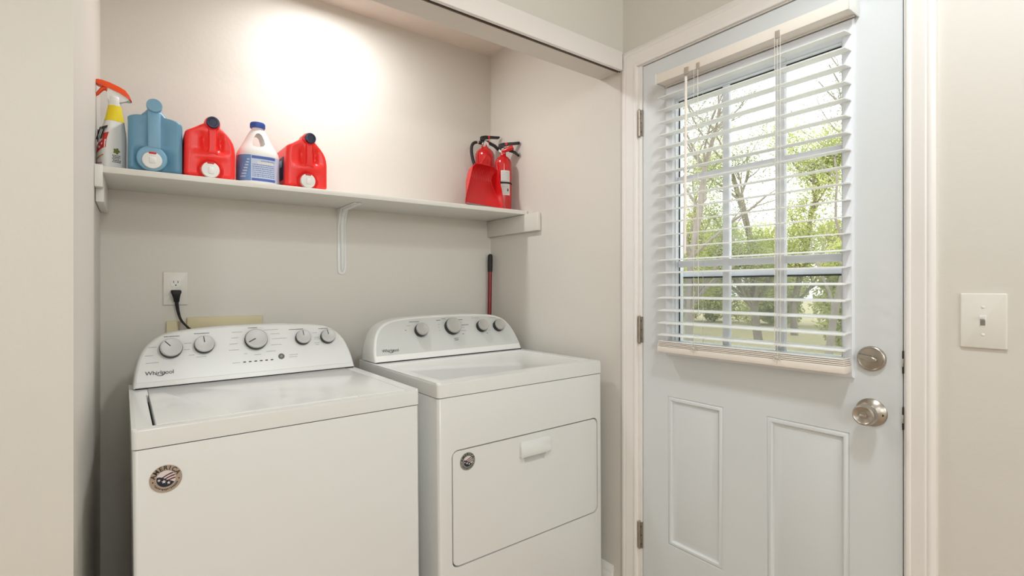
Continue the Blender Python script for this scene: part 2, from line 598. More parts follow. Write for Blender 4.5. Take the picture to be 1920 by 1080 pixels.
b.box((DX + 0.019, WIN[0], WIN[2]), (DX + 0.022, WIN[0] + g, WIN[3]), M['gap'])
b.box((DX + 0.019, WIN[0], WIN[3] - g), (DX + 0.022, WIN[1], WIN[3]), M['gap'])
b.build('gasket', lite)
b = MB()
b.box((DX + 0.0225, WIN[0], WIN[2]), (DX + 0.0265, WIN[1], WIN[3]), M['glass'])
b.build('glass_pane', lite)
# hinges
for zc in (1.842, 1.063, 0.288):
    b = MB()
    b.lathe([(0.0, -0.053), (0.003, -0.053), (0.004, -0.050), (0.006, -0.049), (0.006, -0.017), (0.0052, -0.0165), (0.006, -0.016), (0.006, 0.016), (0.0052, 0.0165), (0.006, 0.017), (0.006, 0.049), (0.004, 0.05), (0.003, 0.053), (0, 0.053)], M['hinge'],
            Matrix.Translation((XR - 0.004, D1 + 0.008, zc)), 14)
    b.box((XR - 0.002, D1 - 0.0035, zc - 0.049), (XR + 0.012, D1 + 0.007, zc + 0.049), M['hinge'], 0.0006)
    for dz in (-0.033, 0.0, 0.033):
        b.lathe([(0.0028, 0), (0.0028, 0.0015), (0.0015, 0.002)], M['dark_metal'], frame((XR - 0.002, D1 + 0.001, zc + dz), (0, 1, 0), (0, 0, -1)) @ Matrix.Rotation(R(180), 4, 'X'), 8)
    dloc(b, 'hinge')
# strike side hardware
for zc in (1.036, 0.896):
    b = MB()
    b.box((XR - 0.003, D0 + 0.0005, zc - 0.028), (XR + 0.006, D0 + 0.0042, zc + 0.028), M['dark_metal'], 0.0006)
    b.box((XR - 0.0036, D0 + 0.001, zc - 0.012), (XR + 0.004, D0 + 0.0048, zc + 0.009), M['chrome'], 0.0008)
    dloc(b, 'latch_plate')
# deadbolt: rose with thumb turn
FX = frame((DX, 0.5015, 1.037), (0, -1, 0), (0, 0, 1))     # local z points into the room (-X)
assert abs((FX.to_3x3() @ Vector((0, 0, 1))).x + 1) < 1e-5
b = MB()
b.lathe([(0.0325, 0), (0.0325, 0.006), (0.031, 0.0085), (0.0285, 0.0095), (0.0265, 0.0085), (0.025, 0.009), (0.0, 0.010)], M['nickel'], FX, 48)
db = dloc(b, 'deadbolt')
b = MB()
b.lathe([(0.009, 0.009), (0.0085, 0.014), (0.0, 0.014)], M['nickel'], FX, 24)
pts = [(-0.027, 0.003), (-0.024, 0.0055), (0.0, 0.007), (0.012, 0.0062), (0.016, 0.003), (0.016, -0.003), (0.012, -0.0062), (0.0, -0.007), (-0.024, -0.0055), (-0.027, -0.003)]
b.prism(pts, 0.012, 0.021, M['nickel'], FX @ Matrix.Rotation(R(-12), 4, 'Z'), 0.003, 3)
b.build('thumb_turn', db)
FX = frame((DX, 0.503, 0.897), (0, -1, 0), (0, 0, 1))
b = MB()
b.lathe([(0.036, 0), (0.036, 0.002), (0.034, 0.0045), (0.024, 0.011), (0.016, 0.015), (0.013, 0.017), (0.013, 0.026)], M['nickel'], FX, 48)
b.lathe([(0.003, 0.0), (0.003, 0.0092), (0.0, 0.0092)], M['black'], FX @ Matrix.Translation((0.027, -0.002, 0)), 10)
kn = dloc(b, 'door_knob')
b = MB()
b.lathe([(0.013, 0.022), (0.020, 0.026), (0.0255, 0.032), (0.0268, 0.040), (0.0262, 0.050), (0.0245, 0.0555), (0.0215, 0.057), (0.0195, 0.0555), (0.010, 0.0515), (0.0, 0.0505)], M['nickel'], FX, 48)
b.build('grip', kn)
b = MB()
b.lathe([(0.009, 0.049), (0.009, 0.053), (0.0, 0.053)], M['nickel'], FX, 24)
b.box((-0.008, -0.003, 0.052), (0.008, 0.003, 0.0575), M['chrome'], 0.0012, xf=FX)
b.build('lock_button', kn)

# =================================================================== WINDOW BLIND on the door
BY0, BY1 = 0.545, 1.133
bl = thing('window_blind', 'white slatted blind hanging over the door window, mostly open', 'window blind', (DX, (BY0 + BY1) / 2, 1.9))
OB = Vector(bl.location)
def bloc(mb, name):
    o = mb.build(name, bl)
    o.location = -OB
    return o
b = MB()
b.box((1.475, BY0 - 0.012, 1.9405), (1.479, BY1 + 0.004, 1.973), M['blind_cream'], 0.0012)
b.box((1.4791, BY0 - 0.010, 1.9425), (1.527, BY1 + 0.002, 1.971), M['blind_cream'], 0.001)
b.box((1.521, BY0 - 0.008, 1.938), (1.5262, BY1, 1.9428), M['blind_cream'], 0.0005)
bloc(b, 'headrail')
b = MB()
b.box((1.472, BY0 - 0.016, 1.936), (1.531, BY0 - 0.0125, 1.977), M['blind'], 0.001)
b.box((1.4730, BY0 - 0.0124, 1.9735), (1.533, BY0 + 0.010, 1.977), M['blind'], 0.001)
bloc(b, 'mounting_bracket')
b = MB()
b.box((1.474, BY1 + 0.0045, 1.938), (1.531, BY1 + 0.007, 1.976), M['blind'], 0.001)
bloc(b, 'mounting_bracket')
b = MB()
slz = [1.0985 + 0.0441 * k for k in range(19)]
slz = [1.057] + slz
TILT = 0.10
for z in slz:
    rings = []
    for y in (BY0, BY1):
        ring = []
        n = 8
        for k in range(n + 1):
            s_ = k / n
            x = 1.478 + 0.049 * s_
            ring.append(Vector((x, y, z + TILT * (x - 1.5025) + 0.0010 * (1 - (2 * s_ - 1) ** 2) + 0.0014)))
        for k in range(n, -1, -1):
            s_ = k / n
            x = 1.478 + 0.049 * s_
            ring.append(Vector((x, y, z + TILT * (x - 1.5025) + 0.0010 * (1 - (2 * s_ - 1) ** 2) - 0.0014)))
        rings.append(ring)
    b.loft(rings, M['blind'])
for k, z in enumerate((1.0165, 1.0215, 1.0265, 1.0315)):
    b.box((1.4775 - 0.0006 * (k % 2), BY0 + 0.001 * k, z), (1.527, BY1 - 0.0015 * k, z + 0.0036), M['blind_cream' if k < 3 else 'blind'], 0.0012)
bloc(b, 'slats')
b = MB()
b.box((1.4765, BY0 - 0.001, 0.995), (1.5275, BY1 + 0.001, 1.0155), M['blind_cream'], 0.003)
bloc(b, 'bottom_rail')
b = MB()
for y in (0.716, 0.987):
    for x in (1.4762, 1.529):
        b.tube([(x, y, 1.0), (x, y, 1.945)], 0.0007, M['cord'], 6)
    for z in slz:
        b.tube([(1.4762, y + 0.003, z - 0.003), (1.529, y + 0.003, z + 0.001)], 0.0005, M['cord'], 5)
    for k in range(9):                                       # slack ladder loops bunched over the stacked slats
        a = R(40 * k + 10)
        b.tube([(1.4755, y, 1.021), (1.4745, y + 0.010 * math.cos(a), 1.021 + 0.010 * math.sin(a)), (1.4752, y + 0.017 * math.cos(a + 0.4), 1.021 + 0.013 * math.sin(a + 0.4))], 0.0008, M['cord'], 5)
bloc(b, 'ladder_cord')
b = MB()
for y in (0.706, 0.722):
    b.tube([(1.473, y, 1.945), (1.4735, y - 0.001, 1.6), (1.474, y, 1.05)], 0.0008, M['cord'], 6)
b.box((1.472, 0.7075, 1.935), (1.4762, 0.7205, 1.957), M['clip'], 0.001)
bloc(b, 'lift_cord')
b = MB()
for y in (0.970,):
    b.tube([(1.4735, y, 1.94), (1.4735, y, 1.6), (1.474, y - 0.002, 1.12)], 0.0010, M['cord'], 6)
b.box((1.472, 0.964, 1.935), (1.4762, 0.976, 1.957), M['clip'], 0.001)
bloc(b, 'tilt_cord')
b = MB()
b.tube([(1.471, 1.013, 1.925), (1.470, 1.0145, 1.6), (1.469, 1.017, 1.335)], [0.0042, 0.0044, 0.005], M['blind_cream'], 8)
b.box((1.4705, 1.0055, 1.933), (1.4762, 1.0205, 1.957), M['clip'], 0.001)
bloc(b, 'tilt_wand')

# =================================================================== STORM DOOR and yard
sd = thing('door_2', 'white storm door behind the window of the exterior door', 'storm door', (1.65, D1, 0.02), kind='structure')
OS = Vector(sd.location)
b = MB()
b.box((1.625, D0 - 0.02, 0.02), (1.652, D0 + 0.075, DT), M['vinyl'], 0.003)
b.box((1.625, D1 - 0.075, 0.02), (1.652, D1 + 0.02, DT), M['vinyl'], 0.003)
b.box((1.625, D0 + 0.075, DT - 0.075), (1.652, D1 - 0.075, DT), M['vinyl'], 0.003)
b.box((1.625, D0 + 0.075, 0.02), (1.652, D1 - 0.075, 0.3), M['vinyl'], 0.003)
b.box((1.628, D0 + 0.075, 1.260), (1.648, D1 - 0.075, 1.281), M['vinyl'], 0.003)
b.box((1.627, D0 + 0.075, 1.256), (1.646, D1 - 0.075, 1.2605), M['gap'])
o = b.build('frame', sd); o.location = -OS
b = MB(); b.box((1.638, D0 + 0.075, 0.3), (1.6385, D1 - 0.075, 1.257), M['screen'])
o = b.build('insect_screen', sd); o.location = -OS

b = MB(); b.box((1.66, -12, -0.36), (60, 60, -0.30), M['earth'])
tag(b.build('ground'), 'pale dry lawn outside the door', 'ground', kind='structure')
b = MB(); b.box((1.67, -6, -0.30), (8.6, 16, -0.285), M['patio'])
tag(b.build('patio'), 'pale concrete patio outside the door', 'patio', kind='structure')

def leaf_cloud(mb, centers, n, size, m, rng):
    t = bmesh.new()
    for _ in range(n):
        c, rad = rng.choice(centers)
        while True:
            v = Vector((rng.uniform(-1, 1), rng.uniform(-1, 1), rng.uniform(-1, 1)))
            if v.length < 1:
                break
        p = Vector(c) + v * rad
        s_ = size * rng.uniform(0.6, 1.3)
        a = Vector((rng.uniform(-1, 1), rng.uniform(-1, 1), rng.uniform(-1, 1))).normalized()
        c2 = a.orthogonal().normalized()
        d = a.cross(c2)
        q = [p - a * s_, p + c2 * s_ * 0.45 - d * s_ * 0.1, p + a * s_, p - c2 * s_ * 0.45 - d * s_ * 0.1]
        t.faces.new([t.verts.new(x) for x in q])
    mb.add(t, m)

def tree(loc, h, lean, seed, leafm, nleaf, label, r0=0.09, lsize=0.06, crown=0.55):
    rng = random.Random(seed)
    root = thing('tree', label, 'tree', loc, group=None)
    tips = []
    b = MB()
    def limb(p, d, length, r, depth):
        pts = [p.copy()]
        rs = [r]
        n = 5
        for k in range(n):
            d = (d + Vector((rng.gauss(0, .13), rng.gauss(0, .13), rng.gauss(0.03, .08)))).normalized()
            pts.append(pts[-1] + d * length / n)
            rs.append(r * (1 - 0.5 * (k + 1) / n))
        b.tube(pts, rs, M['bark'], 7 if depth == 0 else 5)
        if depth >= 1:
            tips.append(pts[-1])
            tips.append(pts[3])
        if depth < 3:
            kids = 15 if depth == 0 else 3
            for k in range(kids):
                i = rng.randint(1, n) if depth == 0 else rng.randint(1, n)
                a = rng.uniform(0, 2 * math.pi)
                nd = (d * 0.6 + Vector((math.cos(a), math.sin(a), rng.uniform(0.1, 0.7))) * 0.7).normalized()
                limb(pts[i], nd, length * rng.uniform(0.24, 0.40) * (1.0 if depth == 0 else 1.5), rs[i] * 0.55, depth + 1)
    limb(Vector((0, 0, -0.05)), Vector((lean[0], lean[1], 1)).normalized(), h * 0.62, r0, 0)
    b.build('trunk', root)
    b = MB()
    centers = [(p, crown * rng.uniform(0.6, 1.2)) for p in tips]
    leaf_cloud(b, centers, nleaf, lsize, leafm, rng)
    b.build('foliage', root)
    return root
def shrub(loc, w, h, seed, leafm, n, label):
    rng = random.Random(seed)
    root = thing('shrub', label, 'shrub', loc)
    b = MB()
    for k in range(9):
        a = rng.uniform(0, 6.28)
        d = Vector((math.cos(a) * rng.uniform(.1, .5) * w, math.sin(a) * rng.uniform(.1, .5) * w, h * rng.uniform(.6, .9)))
        b.tube([(0, 0, -0.03), d * 0.5 + Vector((0, 0, 0.1)), d], [0.03, 0.02, 0.008], M['bark'], 5)
    b.build('stems', root)
    b = MB()
    cs = [(Vector((rng.uniform(-.3, .3) * w, rng.uniform(-.3, .3) * w, rng.uniform(.08, .92) * h)), rng.uniform(.16, .24) * w) for _ in range(44)]
    cs = [(c, min(r, c.z - 0.02)) for c, r in cs]
    leaf_cloud(b, cs, n, 0.075, leafm, rng)
    b.build('foliage', root)
    return root
# rows beyond the patio, each crown seen through another part of the window
trees = [
    ((9.6, 6.5), 9.0, (-0.05, -0.14), 3, 'leaf_c', 9000, 'leaning grey-leaved tree seen through the left window column', 0.095, 0.026, 0.42),
    ((9.8, 3.9), 9.0, (-0.02, 0.13), 23, 'leaf_c', 8000, 'thin leaning tree seen through the right window column', 0.070, 0.026, 0.42),
    ((14.0, 7.3), 8.2, (0.02, 0.03), 11, 'leaf_a', 20000, 'dark trunked tree with olive leaves in the middle window column', 0.12, 0.038, 0.50),
    ((17.0, 11.5), 7.6, (0.0, -0.03), 53, 'leaf_b', 20000, 'yellow-green tree standing behind the left window column', 0.11, 0.050, 0.60),
    ((17.0, 7.7), 7.8, (0.0, -0.03), 41, 'leaf_b', 20000, 'yellow-green tree standing behind the right window column', 0.12, 0.050, 0.60),
]
for (x, y), h, lean, sdn, lm, n, lab, r0, ls, cr in trees:
    tree((x, y, -0.30), h, lean, sdn, M[lm], n, lab, r0, ls, cr)
shrubs = [((20.8, 15.8), 2.9, 4.2, 1, 'leaf_d', 20000, 'leftmost pale shrub in the back row along the lawn'),
          ((21.0, 13.0), 2.9, 4.6, 2, 'leaf_b', 20000, 'yellow-green shrub second from the left in the back row'),
          ((21.2, 10.2), 2.9, 4.3, 5, 'leaf_d', 20000, 'pale shrub third from the left in the back row'),
          ((21.4, 7.4), 2.9, 4.6, 4, 'leaf_b', 20000, 'rightmost yellow-green shrub in the back row along the lawn'),
          ((13.8, 10.3), 2.3, 2.6, 13, 'leaf_d', 11000, 'nearer pale shrub low in the left window column'),
          ((14.0, 4.8), 2.3, 2.6, 17, 'leaf_b', 11000, 'nearer yellow-green shrub low in the right window column')]
for (x, y), w, h, sdn, lm, n, lab in shrubs:
    shrub((x, y, -0.30), w, h, sdn, M[lm], n, lab)

# =================================================================== fixtures on walls
cl = thing('ceiling_light', 'round flush downlight on the closet ceiling', 'ceiling light', (CLOSET_LAMP[0], CLOSET_LAMP[1], ZC))
b = MB(); b.lathe([(0.095, 0), (0.095, -0.012), (0.088, -0.020), (0.076, -0.024), (0.072, -0.018), (0.072, -0.004)], M['white_plastic'], None, 36)
b.build('trim_ring', cl)
b = MB(); b.lathe([(0.071, -0.016), (0.05, -0.019), (0, -0.020)], M['bulb'], None, 36)
b.build('diffuser', cl)

sw = thing('light_switch', 'white toggle light switch on the wall right of the door', 'light switch', (XR, 0.285, 1.146))
FS = frame((0, 0, 0), (0, -1, 0), (0, 0, 1))
b = MB()
b.prism(rrect(-0.0395, -0.0618, 0.0395, 0.0618, 0.003, 3), 0, 0.006, M['plate'], FS, 0.004, 3)
b.build('cover_plate', sw)
b = MB()
b.box((-0.0055, -0.013, 0.005), (0.0055, 0.013, 0.0068), M['white_plastic'], 0.0006, xf=FS)
b.box((-0.0042, -0.010, 0.006), (0.0042, 0.005, 0.0074), M['ink_grey'], 0.0004, xf=FS)
b.prism([(0.006, 0.001), (0.016, 0.0055), (0.0165, 0.0105), (0.012, 0.011), (0.006, 0.0095)], -0.0042, 0.0042, M['white_plastic'],
        FS @ Matrix(((0, 0, 1, 0), (0, 1, 0, 0), (1, 0, 0, 0), (0, 0, 0, 1))))
b.build('toggle', sw)
for z in (-0.031, 0.031):
    b = MB()
    b.lathe([(0.0032, 0.0055), (0.0032, 0.0066), (0.002, 0.0074), (0, 0.0075)], M['white_plastic'], FS @ Matrix.Translation((0, z, 0)), 12)
    b.build('screw', sw)

# outlet on the back wall
ot = thing('wall_outlet', 'white duplex outlet on the back wall above the washer', 'wall outlet', (0.1155, YB, 1.218))
FO = frame((0, 0, 0), (1, 0, 0), (0, 0, 1))        # local z toward the room (-Y)
b = MB()
b.prism(rrect(-0.039, -0.0615, 0.039, 0.0615, 0.003, 3), 0, 0.006, M['plate'], FO, 0.004, 3)
b.build('cover_plate', ot)
for z in (0.0195, -0.0195):
    b = MB()
    pts = [(0.0172 * math.cos(a), max(-0.0125, min(0.0125, 0.0172 * math.sin(a))) + z) for a in [2 * math.pi * k / 36 for k in range(36)]]
    b.prism(pts, 0.005, 0.0072, M['white_plastic'], FO, 0.0006, 1)
    for x in (-0.0065, 0.0065):
        b.box((x - 0.001, z + 0.001, 0.0070), (x + 0.001, z + 0.0085, 0.0075), M['black'], xf=FO)
    b.lathe([(0.0024, 0.007), (0.0024, 0.0076), (0, 0.0076)], M['black'], FO @ Matrix.Translation((0, z - 0.007, 0)), 12)
    b.build('socket', ot)

pc = thing('power_cord', 'black power cord plugged into the wall outlet', 'power cord', (0.1155, YB - 0.0078, 1.199))
OP = Vector(pc.location)
b = MB()
rings = []
for z, w, d in ((1.2125, 0.013, 0.014), (1.2105, 0.0165, 0.02), (1.203, 0.0165, 0.024), (1.196, 0.0135, 0.024), (1.182, 0.010, 0.02), (1.170, 0.0085, 0.014), (1.168, 0.007, 0.012)):
    rings.append([Vector((0.1155 + 0.002 * (1.2125 - z) / 0.04 + w * a, YB - 0.0078 - d * (0.5 + c / 2), z)) for a, c in [(math.copysign(abs(math.cos(t)) ** 0.5, math.cos(t)), math.copysign(abs(math.sin(t)) ** 0.5, math.sin(t))) for t in [2 * math.pi * k / 20 for k in range(20)]]])
b.loft(rings, M['rubber'])
o = b.build('plug', pc); o.location = -OP
b = MB()
b.tube(*flow([(0.118, YB - 0.014, 1.172), (0.119, YB - 0.014, 1.155), (0.123, YB - 0.013, 1.130), (0.129, YB - 0.034, 1.105), (0.142, YB - 0.046, 1.085), (0.158, YB - 0.048, 1.068), (0.176, YB - 0.048, 1.055), (0.20, YB - 0.048, 1.0), (0.21, YB - 0.048, 0.93)],
       [0.0065, 0.006, 0.0052, 0.0042, 0.0036, 0.0036, 0.0036, 0.0036, 0.0036]), M['rubber'], 10)
o = b.build('cable', pc); o.location = -OP

ub = thing('washer_outlet_box', 'cream plastic washer hookup box on the wall behind the washer', 'utility box', (0.248, YB, 0.93))
OU = Vector(ub.location)
b = MB()
b.box((0.086, YB - 0.012, 0.874), (0.128, YB - 0.0003, 1.098), M['cream_box'], 0.003)
b.box((0.150, YB - 0.012, 1.045), (0.408, YB, 1.110), M['cream_box'], 0.003)
b.box((0.378, YB - 0.0118, 0.876), (0.4078, YB - 0.0005, 1.0465), M['cream_box'], 0.001)
b.box((0.0865, YB - 0.0115, 0.85), (0.4085, YB - 0.0007, 0.875), M['cream_box'], 0.003)
o = b.build('frame', ub); o.location = -OU
b = MB(); b.box((0.12, YB - 0.004, 0.865), (0.40, YB - 0.001, 1.095), M['cream_box'])
o = b.build('back_panel', ub); o.location = -OU
dh = tag((lambda mb: mb.build('drain_hose'))(MB().tube([(0.131, YB - 0.02, 1.098), (0.134, YB - 0.02, 1.08), (0.142, YB - 0.02, 1.05), (0.145, YB - 0.02, 0.98), (0.145, YB - 0.02, 0.88)], [0.006, 0.010, 0.014, 0.0145, 0.0145], M['hose'], 14)),
         'pale drain hose beside the power cord behind the washer', 'hose')

# =================================================================== SHELF
SLOPE = 0.0074
def shelf_z(x):
    return 1.5835 + SLOPE * (x + 0.10)
YS = 1.937
shf = thing('wall_shelf', 'long white shelf across the closet above the washer and dryer', 'shelf', (0, YB, shelf_z(0)), (0, -math.atan(SLOPE), 0))
b = MB()
b.box((XL + 0.001, YS - YB, -0.019), (XR - 0.003, -0.001, 0), M['shelf'], 0.002)
b.build('board', shf)
b = MB()
b.box((XL + 0.0012, -0.285, -0.102), (XL + 0.021, -0.001, -0.0195), M['shelf'], 0.001)
lc = b.build('cleat', shf)
b = MB()
b.box((XR - 0.023, -0.424, -0.104), (XR - 0.003, -0.001, -0.0195), M['wall'], 0.003)
b.build('cleat', shf)
b = MB()
b.box((XL + 0.0004, -0.325, -0.062), (XL + 0.020, -0.29, 0.004), M['shelf'], 0.001)
b.build('end_block', shf)
b = MB()
w = 0.0185
b.prism([(0.729 - w, -0.019)] + [(0.729 + w * math.cos(a), -0.293 - w * math.sin(a) * 0.9) for a in [math.pi - math.pi * k / 14 for k in range(15)]] + [(0.729 + w, -0.019)], 0.001, 0.005, M['bracket'],
        Matrix(((1, 0, 0, 0), (0, 0, -1, 0), (0, 1, 0, 0), (0, 0, 0, 1))), 0.0012)
b.tube([(0.729, -0.005, -0.297), (0.729, -0.009, -0.285), (0.729, -0.011, -0.08), (0.729, -0.022, -0.05), (0.729, -0.05, -0.0265), (0.729, -0.20, -0.0235), (0.729, -0.232, -0.021)], [0.003, 0.008, 0.009, 0.010, 0.009, 0.007, 0.002], M['bracket'], 10)
b.box((0.729 - w, -0.215, -0.0235), (0.729 + w, -0.001, -0.0195), M['bracket'], 0.0012)
b.prism([(-0.005, -0.02), (-0.045, -0.02), (-0.034, -0.035), (-0.02, -0.055), (-0.008, -0.09), (-0.005, -0.1)], 0.729 - 0.0165, 0.729 + 0.0165, M['bracket'],
        Matrix(((0, 0, 1, 0), (1, 0, 0, 0), (0, 1, 0, 0), (0, 0, 0, 1))))
for x, z in ((0.716, -0.085), (0.742, -0.06), (0.729, -0.29)):
    b.lathe([(0.003, 0.004), (0.003, 0.0062), (0, 0.0066)], M['hinge'], frame((x, 0, z), (1, 0, 0), (0, 0, 1)), 10)
tag(b.build('bracket', shf), 'white metal shelf bracket')

# =================================================================== BROOM in the corner
br = thing('broom', 'dark red pole with black grip standing in the closet corner behind the dryer', 'broom', (1.452, 2.15, 0.0))
tilt = Vector((0.0, 0.0, 0))
p0, p1 = Vector((0.0, 0.03, 0.12)), Vector((0.052, 0.076, 1.40))
dirn = (p1 - p0).normalized()
b = MB(); b.tube([p0, p0.lerp(p1, 0.5), p1 - dirn * 0.085], 0.0105, M['red_pole'], 16)
b.build('pole', br)
b = MB(); b.tube([p1 - dirn * 0.095, p1 - dirn * 0.09, p1 - dirn * 0.05, p1 - dirn * 0.012, p1 - dirn * 0.003, p1], [0.0115, 0.0128, 0.0135, 0.013, 0.010, 0.004], M['rubber'], 16)
b.build('grip', br)
b = MB()
b.box((-0.10, -0.02, 0.09), (0.05, 0.055, 0.14), M['red_pole'], 0.012)
b.prism([(-0.1, 0.09), (0.05, 0.09), (0.065, 0.0), (-0.13, 0.0)], -0.015, 0.05, M['rubber'], Matrix(((1, 0, 0, 0), (0, 0, 1, 0), (0, 1, 0, 0), (0, 0, 0, 1))))
b.build('brush_head', br)

# =================================================================== WASHER / DRYER
def fmt_face(yc, zc, k):
    n = math.hypot(1, k)
    def at(lx, z, right=(1, 0, 0)):
        return frame((lx, yc + k * (z - zc), z), right, (0, k / n, 1 / n))
    return at

def smooth_profile(half, cx, it=2):
    pts = [(cx - a, z) for a, z in half] + [(cx + a, z) for a, z in half[::-1][1:]]
    for _ in range(it):                                  # Chaikin, end points kept
        q = [pts[0]]
        for p, r_ in zip(pts, pts[1:]):
            q.append((p[0] * .75 + r_[0] * .25, p[1] * .75 + r_[1] * .25))
            q.append((p[0] * .25 + r_[0] * .75, p[1] * .25 + r_[1] * .75))
        q.append(pts[-1])
        pts = q
    return pts

def shrink(pts, cx, zb, d):
    """inset an open arch outline by d"""
    out = []
    n = len(pts)
    for i, p in enumerate(pts):
        a, c = pts[max(i - 1, 0)], pts[min(i + 1, n - 1)]
        tx, tz = c[0] - a[0], c[1] - a[1]
        l = math.hypot(tx, tz) or 1
        out.append((p[0] + tz / l * d, p[1] - tx / l * d))
    out[0] = (out[0][0], pts[0][1])
    out[-1] = (out[-1][0], pts[-1][1])
    return [(x, max(z, zb)) for x, z in out]

def console(root, half, cx, yc, zc, k, back, panel_m, panel_inset, panel_z0):
    arch = smooth_profile(half, cx)
    fy = lambda z: yc + k * (z - zc)
    def ring(pts, off, flat=None):
        return [Vector((x, (fy(z) + off) if flat is None else flat, z)) for x, z in pts]
    b = MB()
    r1 = shrink(arch, cx, half[0][1], 0.010)
    r2 = shrink(arch, cx, half[0][1], 0.004)
    r3 = shrink(arch, cx, half[0][1], 0.001)
    rb = shrink(arch, cx, half[0][1], 0.006)
    rings = [ring(r1, 0.0), ring(r2, 0.0015), ring(r3, 0.005), ring(arch, 0.011)]
    # the arch runs back, then closes on a vertical rear plane
    for f in (0.45, 0.8):
        rings.append([Vector((x, (fy(z) + 0.011) * (1 - f) + back * f, z)) for x, z in arch])
    rings += [ring(arch, 0, back - 0.008), ring(rb, 0, back)]
    b.loft(rings, M['plastic_white'])
    con = b.build('console', root)
    g = MB()
    g.box((cx - half[0][0] + 0.006, yc - 0.0035, half[0][1] - 0.004), (cx + half[0][0] - 0.006, back - 0.02, half[0][1] + 0.001), M['gap'])
    g.build('console_gap_shade', con)  # dark strip painting the shade in the gap under the console
    pa = [(x, z) for x, z in shrink(arch, cx, half[0][1], panel_inset) if z > panel_z0 + 0.002]
    x0, x1 = pa[0][0], pa[-1][0]
    pa = [(x0 - 0.002 if False else x0, panel_z0)] + pa + [(x1, panel_z0)]
    b = MB()
    n = math.hypot(1, k)
    def off(p, d):
        return Vector((p[0], fy(p[1]) - d / n, p[1] + d * k / n))
    t = bmesh.new()
    lo = [t.verts.new(off(p, -0.001)) for p in pa]
    hi = [t.verts.new(off(p, 0.0012)) for p in pa]
    t.faces.new(hi)
    for i in range(len(pa)):
        j = (i + 1) % len(pa)
        t.faces.new([lo[i], lo[j], hi[j], hi[i]])
    bmesh.ops.recalc_face_normals(t, faces=t.faces)
    b.add(t, panel_m)
    return con, b

def knob(con, at, x, z, r, face_m, ang, h=0.026, mark=True):
    F = at(x, z)
    b = MB()
    b.lathe([(r * 1.0, 0.001), (r * 1.03, h * 0.45), (r * 1.03, h * 0.66), (r * 1.0, h * 0.72)], M['black'], F, 40)
    b.lathe([(r * 0.99, h * 0.71), (r * 0.985, h * 0.88), (r * 0.94, h), (r * 0.86, h * 1.04), (r * 0.80, h * 1.0), (0, h * 0.97)], face_m, F, 40)
    if mark:
        b.box((-r * 0.045, r * 0.12, h * 0.985), (r * 0.045, r * 0.86, h * 1.03), M['ink'], 0.0003, 1, F @ Matrix.Rotation(R(ang), 4, 'Z'))
    return b.build('knob', con)

def dash(b, F, x, y, w, h=0.0012, m=None, rng=random):
    """a line of unreadably fine print: a run of tiny bars"""
    u = x - w / 2
    while u < x + w / 2:
        l = rng.uniform(0.0016, 0.0042)
        b.box((u, y - h / 2, 0.0012), (u + l, y + h / 2, 0.0016), m or M['ink_grey'], xf=F)
        u += l + 0.0012

